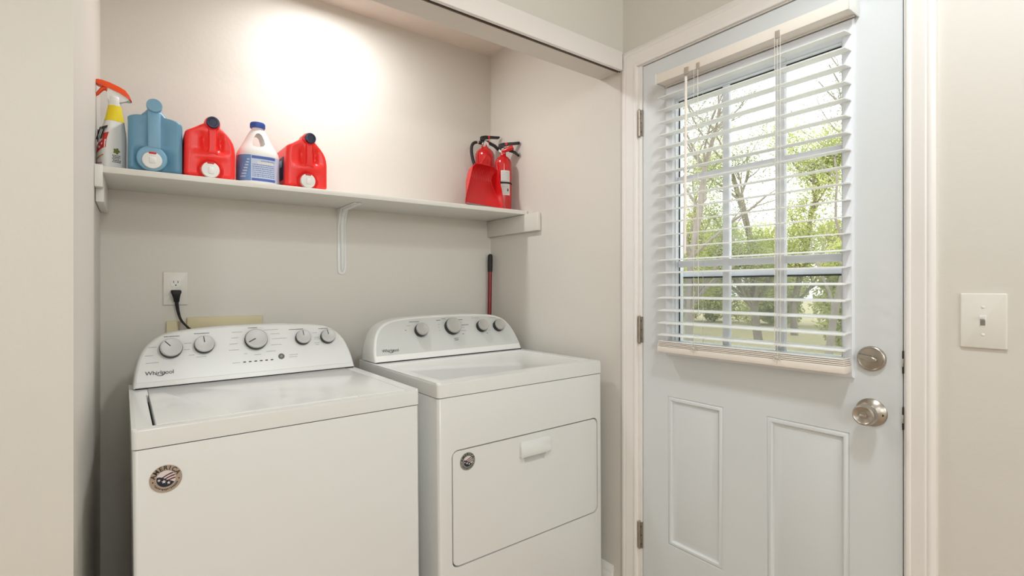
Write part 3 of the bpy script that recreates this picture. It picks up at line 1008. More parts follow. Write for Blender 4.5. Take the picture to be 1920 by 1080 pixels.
def badge(parent, F, r, body_m, name='badge'):
    b = MB()
    b.lathe([(r, 0), (r, 0.0012), (r * 0.975, 0.0018), (r * 0.93, 0.0016), (0, 0.0016)], body_m, F, 48)
    def put(txt, size, ang, rad, m, flip=False):
        X = F @ Matrix.Rotation(R(ang), 4, 'Z') @ Matrix.Translation((0, rad, 0.0016))
        if flip:
            X = F @ Matrix.Rotation(R(ang), 4, 'Z') @ Matrix.Translation((0, rad, 0.0016)) @ Matrix.Rotation(R(180), 4, 'Z')
        b.text(txt, size, m, X, 0.0003, bold=0.02)
    for i, ch in enumerate('AMERICA'):
        put(ch, r * 0.43, (71, 46, 22, 1, -18, -40, -64)[i], r * 0.785, M['label_black'])
    for a in (98, -98):
        b.lathe([(r * 0.05, 0.0016), (r * 0.05, 0.002), (0, 0.002)], M['label_black'], F @ Matrix.Rotation(R(a), 4, 'Z') @ Matrix.Translation((0, r * 0.8, 0)), 8)
    rng = random.Random(5)
    for k in range(17):                                   # lower legend, too fine to read
        b.box((-r * 0.035, r * (0.72), 0.0016), (r * 0.035, r * (0.72 + rng.uniform(.06, .14)), 0.0019), M['ink'], xf=F @ Matrix.Rotation(R(180 + 62 - 7.75 * k), 4, 'Z'))
    b.lathe([(r * 0.60, 0.0015), (r * 0.60, 0.0021), (0, 0.0021)], M['badge_white'], F, 40)
    # waving stripes running up to the right, navy canton with stars at lower left
    ri = r * 0.585
    def inside(p):
        l = math.hypot(*p)
        return p if l <= ri else (p[0] * ri / l, p[1] * ri / l)
    for s0 in (0.40, 0.05, -0.30):
        lo, hi = [], []
        for k in range(13):
            u = -0.62 + 1.62 * k / 12
            v = s0 + 0.42 * u - 0.20 * (u - 0.2) ** 2
            lo.append(inside((u * ri, (v - 0.085) * ri)))
            hi.append(inside((u * ri, (v + 0.085) * ri)))
        t = bmesh.new()
        a = [t.verts.new((p[0], p[1], 0.0024)) for p in lo]
        c = [t.verts.new((p[0], p[1], 0.0024)) for p in hi]
        for i in range(12):
            if (lo[i][0] - lo[i + 1][0]) ** 2 + (lo[i][1] - lo[i + 1][1]) ** 2 > 1e-12:
                t.faces.new([a[i], a[i + 1], c[i + 1], c[i]])
        b.add(t, M['badge_red'], F)
    arc = [(ri * math.cos(R(a)), ri * math.sin(R(a))) for a in range(160, 331, 10)]
    b.prism(arc + [(ri * 0.5, -ri * 0.30), (ri * 0.1, -ri * 0.12), (-ri * 0.35, ri * 0.22), (-ri * 0.7, ri * 0.34)], 0.0024, 0.0027, M['badge_navy'], F)
    for sx, sy, sr in ((-0.72, -0.05, 0.20), (-0.22, -0.30, 0.27), (0.28, -0.52, 0.22)):
        pts = []
        for k in range(10):
            rad = sr * ri * (1 if k % 2 == 0 else 0.42)
            a = R(90 + 36 * k)
            pts.append((sx * ri + rad * math.cos(a), sy * ri + rad * math.sin(a)))
        b.prism(pts, 0.0027, 0.003, M['badge_white'], F)
    return b.build(name, parent)

def logo(con, F, width):
    b = MB()
    b.text('Whirlpool', width / 4.35, M['ink'], F, 0.0015, bold=0.008)
    ring = []
    for k in range(16):
        a = R(-165 + 13 * k)
        ring.append((width * (0.02 + 0.155 * math.cos(a)), width * (0.0 + 0.125 * math.sin(a)), 0.0015))
    b.tube(ring, [width * 0.006 + width * 0.008 * math.sin(math.pi * k / 15) for k in range(16)], M['ink'], 5, F, 0.3)
    return b.build('logo', con)

def machine_root(name, label, cat, x0, y0):
    return thing(name, label, cat, (x0, y0, 0.0), (0, R(-0.45), R(1.05)))

# ---- washer
W = 0.699
ws = machine_root('washing_machine', 'white top-load washing machine with five silver knobs, left of the dryer', 'washing machine', -0.003, 1.389)
b = MB()
b.prism(rrect(0.0015, 0.002, W - 0.0015, 0.66, 0.011, 5), 0.03, 0.8598, M['enamel'], None, 0.0008, 1)
b.build('cabinet', ws)
for fx in (0.05, W - 0.05):
    for fyy in (0.06, 0.6):
        b = MB(); b.lathe([(0.02, 0.006), (0.02, 0.018), (0.01, 0.02), (0.01, 0.032)], M['rubber'], Matrix.Translation((fx, fyy, -0.0055 * 0 + 0.0)), 16)
        b.build('foot', ws)
b = MB()
b.prism(rrect(0.0, 0.0, W, 0.665, 0.012, 5), 0.8625, 0.9075, M['enamel'], None, 0.0075, 4)
top = b.build('top_panel', ws)
b = MB()
b.box((0.006, 0.008, 0.858), (W - 0.006, 0.655, 0.866), M['gap'])
b.build('seam_shade', ws)  # dark box that paints shade into the gap below the top panel
b = MB(); b.box((0.0387, 0.0202, 0.8802), (0.0448, 0.4308, 0.886), M['gap'])
b.build('lid_slot_shade', ws)  # dark floor in the slot, shade put in as colour
c = MB(); c.box((0.0445, 0.0185, 0.893), (W - 0.0353, 0.60, 0.95), M['gap'])
cut(top, c)
c = MB(); c.box((0.0385, 0.020, 0.880), (0.0450, 0.431, 0.95), M['gap'])
cut(top, c)
b = MB()
b.box((0.0452, 0.0200, 0.8935), (W - 0.037, 0.56, 0.9085), M['enamel'], 0.0025, 3)
lid = b.build('lid', ws)
c = MB(); c.box((0.20, 0.0, 0.905), (0.52, 0.030, 0.93), M['enamel'], 0.004)
cut(lid, c)
half = [(0.345, 0.9105), (0.3430, 0.930), (0.3395, 0.957), (0.328, 1.002), (0.317, 1.0225), (0.2995, 1.0445), (0.272, 1.0635), (0.241, 1.0725), (0.195, 1.0785), (0.11, 1.0845), (0.04, 1.0862), (0.0, 1.0862)]
con, pan = console(ws, half, 0.3545, 0.5416, 0.913, 0.50, 0.665, M['panel_light'], 0.007, 0.926)
at = fmt_face(0.5416 - 0.0008, 0.913, 0.50)
for x, z, r, a in ((0.1103, 1.0190, 0.0310, 40), (0.2030, 1.0235, 0.0290, 5), (0.3615, 1.0300, 0.0360, 118), (0.5208, 1.0265, 0.0265, 5), (0.6112, 1.0245, 0.0262, 8)):
    knob(con, at, x, z, r, M['knob_face'], a)
b = MB(); b.lathe([(0.0105, 0), (0.0105, 0.002), (0.009, 0.0028), (0, 0.0028)], M['button'], at(0.4399, 0.9697), 28)
b.lathe([(0.004, 0.0026), (0.004, 0.0031), (0, 0.0031)], M['ink_grey'], at(0.4399, 0.9697), 14)
b.build('start_button', con)
b = MB()
for k in range(6):
    b.box((-0.0042, -0.0018, 0.001), (0.0042, 0.0018, 0.0018), M['black'], 0.0004, 1, at(0.3199 + 0.0175 * k, 0.961))
b.build('status_lights', con)
b = MB()
rg = random.Random(2)
for x, z, w, m in ((0.113, 1.0615, 0.042, 'ink'), (0.1975, 1.066, 0.045, 'ink'), (0.352, 1.076, 0.030, 'ink'), (0.497, 1.0625, 0.05, 'ink'), (0.595, 1.060, 0.034, 'ink'),
                   (0.060, 1.031, 0.02, 0), (0.052, 1.006, 0.022, 0), (0.058, 0.984, 0.03, 0), (0.156, 1.037, 0.022, 0), (0.152, 1.017, 0.016, 0), (0.163, 0.999, 0.012, 0), (0.190, 0.991, 0.026, 0),
                   (0.302, 1.064, 0.03, 0), (0.293, 1.045, 0.018, 0), (0.288, 1.025, 0.024, 0), (0.287, 1.005, 0.028, 0), (0.322, 0.990, 0.01, 0), (0.36, 0.984, 0.022, 0), (0.403, 0.992, 0.03, 0),
                   (0.412, 1.066, 0.046, 0), (0.424, 1.051, 0.03, 0), (0.436, 1.034, 0.05, 0), (0.424, 1.013, 0.034, 0), (0.291, 0.9625, 0.022, 0), (0.478, 0.974, 0.03, 0), (0.475, 0.967, 0.026, 0),
                   (0.560, 1.046, 0.016, 0), (0.566, 1.029, 0.016, 0), (0.566, 1.023, 0.018, 0), (0.564, 1.009, 0.016, 0), (0.566, 1.003, 0.014, 0)):
    dash(pan, at(x * 1.010, z - 0.002), 0, 0, w, 0.0022 if m else 0.0014, M[m] if m else None, rg)
pan.build('control_panel', con)
logo(con, at(0.0785, 0.951), 0.078)
badge(ws, frame((0.0618, 0.0018, 0.787), (1, 0, 0), (0, 0, 1)), 0.031, M['bronze'])

# ---- dryer
W = 0.737
dr = machine_root('dryer', 'white tumble dryer with grey control panel and drop-down door, right of the washer', 'dryer', 0.750, 1.387)
b = MB()
b.prism(rrect(0.0015, 0.002, W - 0.0015, 0.655, 0.011, 5), 0.03, 0.8763, M['enamel'], None, 0.0008, 1)
cab = b.build('cabinet', dr)
c = MB()
c.prism(rrect(0.0485, 0.3355, 0.7105, 0.707, 0.023, 8), -0.02, 0.034, M['gap'], Matrix(((1, 0, 0, 0), (0, 0, 1, 0), (0, 1, 0, 0), (0, 0, 0, 1))))
cut(cab, c)
for fx in (0.05, W - 0.05):
    for fyy in (0.06, 0.6):
        b = MB(); b.lathe([(0.02, 0.006), (0.02, 0.018), (0.01, 0.02), (0.01, 0.032)], M['rubber'], Matrix.Translation((fx, fyy, 0)), 16)
        b.build('foot', dr)
b = MB()
FD = frame((0, 0, 0), (1, 0, 0), (0, 0, 1))
b.prism(rrect(0.0528, 0.3398, 0.7062, 0.7027, 0.0195, 8), -0.030, -0.0025, M['enamel'], FD, 0.0025, 2)
dd = b.build('door', dr)
c = MB()
c.loft([[Vector((0.333, -0.02, 0.641)), Vector((0.447, -0.02, 0.641)), Vector((0.434, -0.02, 0.601)), Vector((0.346, -0.02, 0.601))],
        [Vector((0.333, 0.0025, 0.641)), Vector((0.447, 0.0025, 0.641)), Vector((0.434, 0.0025, 0.601)), Vector((0.346, 0.0025, 0.601))],
        [Vector((0.338, 0.026, 0.641)), Vector((0.442, 0.026, 0.641)), Vector((0.429, 0.026, 0.624)), Vector((0.351, 0.026, 0.624))]], M['enamel'])
cut(dd, c, 22)
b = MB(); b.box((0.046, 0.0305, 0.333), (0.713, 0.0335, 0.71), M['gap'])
b.build('door_gap_shade', dr)  # dark sheet behind the door so its groove reads as shaded
b = MB()
rings = []
for z, p in ((0.683, -0.0025), (0.681, 0.003), (0.674, 0.0085), (0.660, 0.012), (0.645, 0.0135), (0.634, 0.0135), (0.631, 0.012), (0.630, -0.0025)):
    e = 0.004 if z > 0.679 else 0.0
    rings.append([Vector((0.320 + e, 0.0025, z)), Vector((0.321 + e, -p * 0.7, z)), Vector((0.325 + e, -p, z)), Vector((0.455 - e, -p, z)), Vector((0.459 - e, -p * 0.7, z)), Vector((0.460 - e, 0.0025, z))])
b.loft(rings, M['enamel'])
b.build('handle', dd)
badge(dd, frame((0.1075, 0.0025, 0.6635), (1, 0, 0), (0, 0, 1)), 0.0285, M['pewter'])
b = MB()
b.prism(rrect(0.0, 0.0, W, 0.66, 0.012, 5), 0.879, 0.9255, M['enamel'], None, 0.0085, 4)
top = b.build('top_panel', dr)
b = MB()
b.box((0.006, 0.008, 0.874), (W - 0.006, 0.650, 0.884), M['gap'])
b.build('seam_shade', dr)  # shade between top and cabinet, put in as a dark box
c = MB(); c.box((0.035, 0.05, 0.9225), (W - 0.035, 0.47, 0.95), M['enamel'], 0.0022, 2)
cut(top, c)
half = [(0.3635, 0.9285), (0.3630, 0.945), (0.3605, 0.968), (0.3505, 1.006), (0.336, 1.0385), (0.3145, 1.0640), (0.284, 1.0795), (0.251, 1.088), (0.205, 1.0935), (0.13, 1.097), (0.05, 1.0982), (0.0, 1.0982)]
con, pan = console(dr, half, 0.3725, 0.508, 0.930, 0.50, 0.66, M['panel_grey'], 0.0085, 0.953)
at = fmt_face(0.508 - 0.0008, 0.930, 0.50)
for x, z, r in ((0.2296, 1.0365, 0.0275), (0.3852, 1.0435, 0.036), (0.5392, 1.0375, 0.0265), (0.6320, 1.035, 0.0265)):
    knob(con, at, x, z, r, M['knob_face_grey'], 0, 0.029, False)
b = MB()
for x, z, w, m in ((0.205, 1.077, 0.046, 'ink'), (0.175, 1.062, 0.016, 0), (0.16, 1.045, 0.006, 'ink'), (0.318, 1.078, 0.02, 'ink'), (0.345, 1.083, 0.02, 'ink'), (0.395, 1.083, 0.03, 0), (0.425, 1.075, 0.024, 'ink'), (0.422, 1.064, 0.02, 0),
                   (0.44, 1.052, 0.044, 'ink'), (0.43, 1.042, 0.02, 0), (0.43, 1.028, 0.026, 0), (0.422, 1.014, 0.006, 'ink'), (0.384, 0.998, 0.022, 'ink'), (0.384, 0.991, 0.020, 'ink'), (0.314, 1.06, 0.006, 0), (0.312, 1.048, 0.006, 0), (0.313, 1.036, 0.008, 0),
                   (0.505, 1.080, 0.036, 0), (0.60, 1.077, 0.036, 0), (0.56, 1.06, 0.012, 0), (0.565, 1.042, 0.012, 0), (0.565, 1.022, 0.01, 0), (0.548, 1.010, 0.005, 'ink')):
    dash(pan, at(x * 1.028, z - 0.002), 0, 0, w, 0.0022 if m else 0.0015, M[m] if m else None, rg)
pan.build('control_panel', con)
logo(con, at(0.0805, 0.969), 0.074)

# =================================================================== SHELF ITEMS
def sstep(a, c, x):
    t = max(0.0, min(1.0, (x - a) / (c - a)))
    return t * t * (3 - 2 * t)

def jug_body(mb, width_fn, zs, D, m, feat, re=0.02, cols=36, m2=None):
    rings = []
    H = zs[-1]
    ss = [math.sin(math.pi / 2 * (2 * i / (cols - 1) - 1)) for i in range(cols)]
    for z in zs:
        xl, xr = width_fn(z)
        ins = 0.010 * (1 - sstep(0, 0.012, z)) + 0.006 * sstep(H - 0.012, H, z)
        front, back = [], []
        hw = (xr - xl) / 2
        s0 = max(0.0, 1 - re / max(hw, 1e-4))
        for s in ss:
            x = (xl + xr) / 2 + s * hw
            q = max(0.0, (abs(s) - s0) / max(1 - s0, 1e-4))
            y = re * (1 - math.sqrt(max(0, 1 - q * q)))
            front.append(Vector((x, y + ins + feat(x, z) * (1 - q), z)))
            back.append(Vector((x, D - y - ins, z)))
        rings.append(front + back[::-1])
    mb.loft(rings, m)

def red_jug(loc, label, rot=0.0, side_label=False):
    o = thing('detergent_jug', label, 'jug', loc, (0, 0, R(rot)), group='red jugs on the shelf')
    def curve(tab, z):
        for p, q in zip(tab, tab[1:]):
            if z <= q[0]:
                t = max(0.0, min(1.0, (z - p[0]) / (q[0] - p[0])))
                return p[1] + (q[1] - p[1]) * t
        return tab[-1][1]
    LT = [(0.0, 0.070), (0.012, 0.0755), (0.13, 0.0735), (0.146, 0.0715), (0.152, 0.069), (0.156, 0.064), (0.160, 0.056), (0.172, 0.038), (0.184, 0.021), (0.190, 0.013)]
    RT = [(0.0, 0.070), (0.012, 0.0755), (0.095, 0.0755), (0.115, 0.0735), (0.130, 0.069), (0.142, 0.0625), (0.155, 0.053), (0.168, 0.041), (0.180, 0.029), (0.190, 0.019)]
    def wf(z):
        return (-curve(LT, z), curve(RT, z))
    def feat(x, z):
        d = 0.0
        # grip recesses each side of the vertical handle
        for sgn in (-1, 1):
            c = 0.006 + sgn * 0.024
            g = math.exp(-(abs(x - c) / 0.009) ** 2.5) * sstep(0.085, 0.11, z) * (1 - sstep(0.130, 0.158, z))
            d += 0.011 * g
            d += 0.003 * math.exp(-((x - c - sgn * 0.012) / 0.02) ** 2) * sstep(0.085, 0.10, z) * (1 - sstep(0.140, 0.165, z))
        h = math.exp(-((x - 0.006) / 0.0125) ** 4) * sstep(0.075, 0.09, z)
        d -= 0.003 * h
        # shelf-like brow above the tap recess
        d -= 0.005 * math.exp(-((z - 0.074) / 0.012) ** 2) * math.exp(-(x / 0.042) ** 4)
        rr = math.hypot(x - 0.0, z - 0.026)
        d += 0.010 * (1 - sstep(0.030, 0.040, rr))
        return d
    b = MB()
    zs = [0.0, 0.003, 0.007, 0.012] + [0.012 + 0.178 * k / 44 for k in range(1, 45)]
    jug_body(b, wf, zs, 0.225, M['red'], feat, 0.018, 44)
    # neck boss under the cap
    b.lathe([(0.024, 0.05), (0.0235, 0.0), (0.0215, -0.008), (0.019, -0.013)], M['red'], Matrix.Translation((0.006, 0.0, 0.184)) @ Matrix.Rotation(R(90), 4, 'X') @ Matrix.Scale(-1, 4, (0, 0, 1)), 24)
    b.build('bottle', o)
    b = MB()
    b.loft([[Vector((0.006 + w_ * a, y0_ + dy * 0.5 * (c + 1), z)) for a, c in ((-1, 1), (-1, -0.4), (-0.7, -1), (0.7, -1), (1, -0.4), (1, 1))]
            for z, w_, y0_, dy in ((0.170, 0.015, -0.006, 0.03), (0.160, 0.0135, -0.006, 0.02), (0.145, 0.0125, -0.007, 0.018), (0.115, 0.012, -0.007, 0.018), (0.098, 0.0125, -0.007, 0.018), (0.088, 0.016, -0.006, 0.02), (0.080, 0.024, -0.004, 0.02), (0.075, 0.028, 0.001, 0.02))], M['red'])
    b.build('handle', o)
    b = MB()
    F = frame((0.006, -0.004, 0.184), (1, 0, 0), (0, 0, 1))
    b.lathe([(0.0195, 0.0), (0.0195, 0.014), (0.018, 0.017), (0.012, 0.0175), (0.011, 0.016), (0, 0.016)], M['navy'], F, 32)
    b.build('cap', o)
    b = MB()
    F = frame((0.0, 0.012, 0.0275), (1, 0, 0), (0, 0, 1))
    b.lathe([(0.024, 0.0), (0.0265, 0.012), (0.0265, 0.020), (0.025, 0.023), (0.018, 0.024), (0, 0.024)], M['white_plastic'], F, 32)
    b.box((-0.007, -0.014, 0.022), (0.009, 0.008, 0.029), M['white_plastic'], 0.003, 2, F)
    b.box((-0.010, 0.019, 0.018), (0.010, 0.026, 0.0255), M['label_red'], 0.002, 2, F)
    b.build('spigot', o)
    if side_label:
        b = MB()
        b.box((-0.0752, 0.035, 0.015), (-0.0743, 0.19, 0.115), M['label_dark'], 0.0003)
        b.box((-0.0756, 0.06, 0.08), (-0.0750, 0.17, 0.105), M['label_pale'], 0.0003)
        b.build('side_label', o)
    return o

SB = lambda x: shelf_z(x) + 0.0006
red_jug((0.197, 1.962, SB(0.197)), 'red detergent jug with navy cap between the blue jug and white bottle')
red_jug((0.508, 1.962, SB(0.508)), 'red detergent jug with navy cap at the right end of the jug row', 2.0, True)

# blue jug
bj = thing('detergent_jug', 'large pale blue detergent jug with spigot beside the spray bottle', 'jug', (0.0480, 1.962, SB(0.045)))
def wf(z):
    hw = 0.0715
    if z < 0.012: hw -= 0.005 * (1 - z / 0.012) ** 2
    if z > 0.164:
        u = min(1.0, (z - 0.164) / 0.014)
        hw = 0.0715 - 0.036 * (1 - math.sqrt(max(0, 1 - u * u)))
        if z > 0.178:
            u = min(1.0, (z - 0.178) / 0.028)
            hw = 0.0355 - 0.0175 * sstep(0, 1, u) ** 0.7
    return (-hw + (0.0 if z < 0.16 else -0.004 * min(1, (z - .16) / .02)), hw - (0.0 if z < 0.16 else 0.004 * min(1, (z - .16) / .02)))
def feat(x, z):
    d = 0.0
    for sgn in (-1, 1):
        d += 0.004 * math.exp(-((x + 0.004 - sgn * 0.024) / 0.014) ** 2) * sstep(0.07, 0.10, z) * (1 - sstep(0.145, 0.175, z))
    d += 0.012 * math.exp(-((x + 0.006) / 0.05) ** 6) * (1 - sstep(0.055, 0.085, z))
    return d
b = MB()
zs = [0.0, 0.003, 0.007, 0.012] + [0.012 + 0.152 * k / 30 for k in range(1, 31)] + [0.164 + 0.014 * k / 8 for k in range(1, 9)] + [0.178 + 0.028 * k / 8 for k in range(1, 9)]
jug_body(b, wf, zs, 0.225, M['blue_jug'], feat, 0.016, 44)
b.build('bottle', bj)
b = MB()
b.lathe([(0.021, 0.0), (0.021, 0.016), (0.0195, 0.019), (0, 0.0195)], M['blue_jug_light'], frame((-0.004, 0.002, 0.2085), (1, 0, 0), (0, 0, 1)), 36)
b.build('cap', bj)
b = MB()
b.box((-0.0215, -0.010, 0.074), (0.0125, 0.014, 0.192), M['blue_jug_light'], 0.006, 3)
b.build('handle', bj)
b = MB()
F = frame((-0.010, 0.014, 0.0425), (1, 0, 0), (0, 0, 1))
b.lathe([(0.040, 0.0), (0.0405, 0.014), (0.039, 0.020), (0.035, 0.022), (0.030, 0.021), (0, 0.021)], M['blue_jug_light'], F, 44)
b.build('spigot_collar', bj)
b = MB()
F = frame((-0.010, 0.014, 0.0355), (1, 0, 0), (0, 0, 1))
b.lathe([(0.0255, 0.018), (0.0265, 0.026), (0.025, 0.030), (0.018, 0.031), (0, 0.031)], M['white_plastic'], F, 36)
b.box((-0.008, -0.010, 0.029), (0.010, 0.010, 0.035), M['white_plastic'], 0.003, 2, F)
b.box((-0.009, 0.019, 0.026), (0.011, 0.0255, 0.0325), M['label_red'], 0.002, 2, F)
b.build('spigot', bj)

# bleach bottle
bb = thing('cleaner_bottle', 'white bottle with royal blue cap and blue label between two red jugs', 'bottle', (0.353, 2.035, SB(0.353)))
def sring(rx, ry, z, cx=0, cy=0, n=40, e=2.6, rot=0.0):
    out = []
    for k in range(n):
        t = 2 * math.pi * k / n
        c, s = math.cos(t), math.sin(t)
        x = rx * math.copysign(abs(c) ** (2 / e), c)
        y = ry * math.copysign(abs(s) ** (2 / e), s)
        out.append(Vector((cx + x * math.cos(rot) - y * math.sin(rot), cy + x * math.sin(rot) + y * math.cos(rot), z)))
    return out
b = MB()
prof = [(0.060, 0), (0.066, 0.003), (0.0695, 0.010), (0.0695, 0.098), (0.069, 0.108), (0.067, 0.118), (0.061, 0.131), (0.0525, 0.145), (0.044, 0.162), (0.036, 0.180), (0.028, 0.196), (0.0215, 0.205), (0.020, 0.209), (0.020, 0.222)]
b.loft([sring(r, r * 0.92, z, 0, 0, 40, 2.0 + 0.9 * (1 - sstep(0.1, 0.18, z))) for r, z in prof], M['white_plastic'])
bot = b.build('bottle', bb)
c = MB()
pts = [(-0.020, 0.135), (-0.004, 0.132), (0.014, 0.138), (0.021, 0.147), (0.019, 0.165), (0.012, 0.183), (0.004, 0.189), (-0.005, 0.186), (-0.014, 0.17), (-0.021, 0.15)]
c.prism(pts, -0.1, 0.1, M['white_plastic'], Matrix(((1, 0, 0, -0.004), (0, 0, 1, 0), (0, 1, 0, 0), (0, 0, 0, 1))))
cut(bot, c)
b = MB()
b.lathe([(0.0235, 0.212), (0.0245, 0.214), (0.0245, 0.228), (0.023, 0.2315), (0, 0.232)], M['cap_blue'], None, 36)
for k in range(36):
    a = 2 * math.pi * k / 36
    b.box((0.0240, -0.0008, 0.214), (0.0252, 0.0008, 0.228), M['cap_blue'], xf=Matrix.Rotation(a, 4, 'Z'))
b.build('cap', bb)
b = MB()
def bl_pt(x, z, off=0.0007):
    e = 2.9
    rx, ry = 0.0695 + off, 0.0695 * 0.92 + off
    xx = max(-0.999, min(0.999, x / rx))
    return Vector((x, -ry * (1 - abs(xx) ** e) ** (1 / e), z))
def patch(x0, x1, z0, z1, m, off, n=12):
    rows = []
    for z in (z0, z1):
        rows.append([bl_pt(x0 + (x1 - x0) * k / n, z, off) for k in range(n + 1)])
    b.loft(rows, m, closed=False, caps=False)
patch(-0.0694, 0.0694, 0.010, 0.101, M['label_pale'], 0.0004, 40)
patch(-0.0694, -0.032, 0.010, 0.101, M['label_blue'], 0.0007)
patch(-0.030, 0.047, 0.089, 0.099, M['label_ink'], 0.0008)
patch(-0.030, 0.047, 0.011, 0.020, M['label_ink'], 0.0008)
rg = random.Random(9)
for k, z in enumerate((0.082, 0.068, 0.061, 0.054, 0.047, 0.040, 0.033, 0.027)):
    x = -0.028 if k else 0.0
    while x < 0.044:
        l = rg.uniform(0.003, 0.009)
        patch(x, min(x + l, 0.045), z - 0.0011, z + 0.0011, M['label_ink'], 0.0009, 2)
        x += l + 0.0015
patch(-0.012, 0.040, 0.070, 0.079, M['label_white'], 0.0008, 6)
for k in range(7):
    patch(-0.062 + 0.003 * k, -0.048 + 0.002 * k, 0.022 + 0.010 * k, 0.026 + 0.010 * k, M['label_pale'], 0.001, 3)
b.build('label', bb)

# spray bottle
sp = thing('spray_bottle', 'white spray bottle with orange trigger and yellow collar at the shelf left end', 'spray bottle', (-0.0635, 2.028, SB(-0.06)))
PR = [(0.0, 0.033, 0.024, -0.001), (0.004, 0.0345, 0.0265, -0.001), (0.05, 0.0345, 0.0265, -0.001), (0.09, 0.0335, 0.026, 0.001), (0.12, 0.031, 0.0245, 0.003), (0.15, 0.0255, 0.0215, 0.0055), (0.175, 0.021, 0.019, 0.0065), (0.20, 0.0175, 0.0170, 0.007), (0.212, 0.0165, 0.0165, 0.0072)]
ROT = R(27)
def spr(z):
    for a, c in zip(PR, PR[1:]):
        if a[0] <= z <= c[0]:
            t = (z - a[0]) / (c[0] - a[0])
            return tuple(a[i] + (c[i] - a[i]) * t for i in (1, 2, 3))
    return PR[-1][1:] if z > 0.1 else PR[0][1:]
def sp_e(z):
    return 3.6 - 1.6 * sstep(0.10, 0.2, z)
def sp_pt(t, z, off=0.0):
    rx, ry, cx = spr(z)
    e = sp_e(z)
    c, s = math.cos(t), math.sin(t)
    x = (rx + off) * math.copysign(abs(c) ** (2 / e), c)
    y = (ry + off) * math.copysign(abs(s) ** (2 / e), s)
    return Vector((cx + x * math.cos(ROT) - y * math.sin(ROT), x * math.sin(ROT) + y * math.cos(ROT), z))
b = MB()
zz = [0.0, 0.0015, 0.004] + [0.004 + 0.208 * k / 26 for k in range(1, 27)]
b.loft([[sp_pt(2 * math.pi * k / 48, z, -0.003 if z == 0 else 0) for k in range(48)] for z in zz], M['white_plastic'])
b.build('bottle', sp)
def sp_patch(mb, t0, t1, z0, z1, m, off, nt=12, nz=6, shear=0.0):
    rows = []
    for j in range(nz + 1):
        z = z0 + (z1 - z0) * j / nz
        rows.append([sp_pt(t0 + (t1 - t0) * i / nt, z + shear * (i / nt - 0.5), off) for i in range(nt + 1)])
    mb.loft(rows, m, closed=False, caps=False)
b = MB()
sp_patch(b, 0, 2 * math.pi, 0.157, 0.2065, M['yellow'], 0.0006, 48, 6)
b.build('collar_label', sp)
b = MB()
# main face looks toward -x; its centre angle is pi in the bottle's own frame, the side face -y is at 3/2 pi
def main_fn(cz, cu, off):
    def fn(u, v):
        # u runs along the face (viewer's right is toward the -y face)
        rx, ry, cx = spr(cz + v)
        y = max(-0.98, min(0.98, (-(u + cu)) / ry))
        e = sp_e(cz + v)
        x = -(rx + off) * (1 - abs(y) ** e) ** (1 / e)
        yy = y * (ry)
        return Vector((cx + x * math.cos(ROT) - yy * math.sin(ROT), x * math.sin(ROT) + yy * math.cos(ROT), cz + v))
    return fn
def main_patch(u0, u1, z0, z1, m, off, sh=0.0, n=8):
    rows = []
    for k in range(7):
        z = z0 + (z1 - z0) * k / 6
        rows.append([main_fn(0.0, 0.0, off)(u0 + (u1 - u0) * i / n, z + sh * (i / n - 0.5)) for i in range(n + 1)])
    b.loft(rows, m, closed=False, caps=False)
main_patch(-0.0255, 0.0225, 0.058, 0.085, M['label_red'], 0.0008, 0.022)
main_patch(0.013, 0.0225, 0.092, 0.115, M['label_red'], 0.0008, 0.006)
f0 = main_fn(0.0, 0.0, 0.0016)
def face_frame(u, z):
    p = f0(u, z)
    return frame(p, f0(u + 0.008, z) - f0(u - 0.008, z), f0(u, z + 0.012) - f0(u, z - 0.012))
b.text('IT', 0.054, M['label_black'], face_frame(0.002, 0.113), 0.0008, shear=0.18, bold=0.035)
b.text('/', 0.050, M['label_black'], face_frame(-0.0175, 0.106), 0.0012, shear=0.05, bold=0.03)
for u, z, l in ((-0.012, 0.076, 0.006), (-0.004, 0.073, 0.006), (0.004, 0.070, 0.006), (0.012, 0.080, 0.005)):
    main_patch(u - l / 2, u + l / 2, z - 0.003, z + 0.003, M['label_white'], 0.0011, 0.002, 2)
main_patch(-0.024, 0.020, 0.036, 0.040, M['label_orange'], 0.0008, 0.016)
for k in range(5):
    main_patch(-0.014 + 0.006 * k, -0.010 + 0.006 * k, 0.014, 0.0165, M['label_red'], 0.0008, 0, 2)
    main_patch(-0.012 + 0.006 * k, -0.008 + 0.006 * k, 0.020, 0.0225, M['label_red'], 0.0008, 0, 2)
main_patch(-0.024, -0.016, 0.010, 0.034, M['label_orange'], 0.0008, 0.004, 3)
b.build('front_label', sp)
b = MB()
def side_fn(u, z, off=0.0008):
    rx, ry, cx = spr(z)
    e = sp_e(z)
    q = max(-0.98, min(0.98, u / rx))
    x = q * rx
    y = -(ry + off) * (1 - abs(q) ** e) ** (1 / e)
    return Vector((cx + x * math.cos(ROT) - y * math.sin(ROT), x * math.sin(ROT) + y * math.cos(ROT), z))
def side_patch(u0, u1, z0, z1, m):
    b.loft([[side_fn(u0 + (u1 - u0) * i / 4, z) for i in range(5)] for z in (z0, z1)], m, closed=False, caps=False)
t = bmesh.new()
ctr = (0.0, 0.062)
ring = [t.verts.new(side_fn(ctr[0] + 0.0085 * math.cos(a) * (1 + 0.18 * math.cos(5 * a)), ctr[1] + 0.0085 * math.sin(a) * (1 + 0.18 * math.cos(5 * a)))) for a in [2 * math.pi * k / 30 for k in range(30)]]
t.faces.new(ring)
b.add(t, M['label_green'])
rg = random.Random(4)
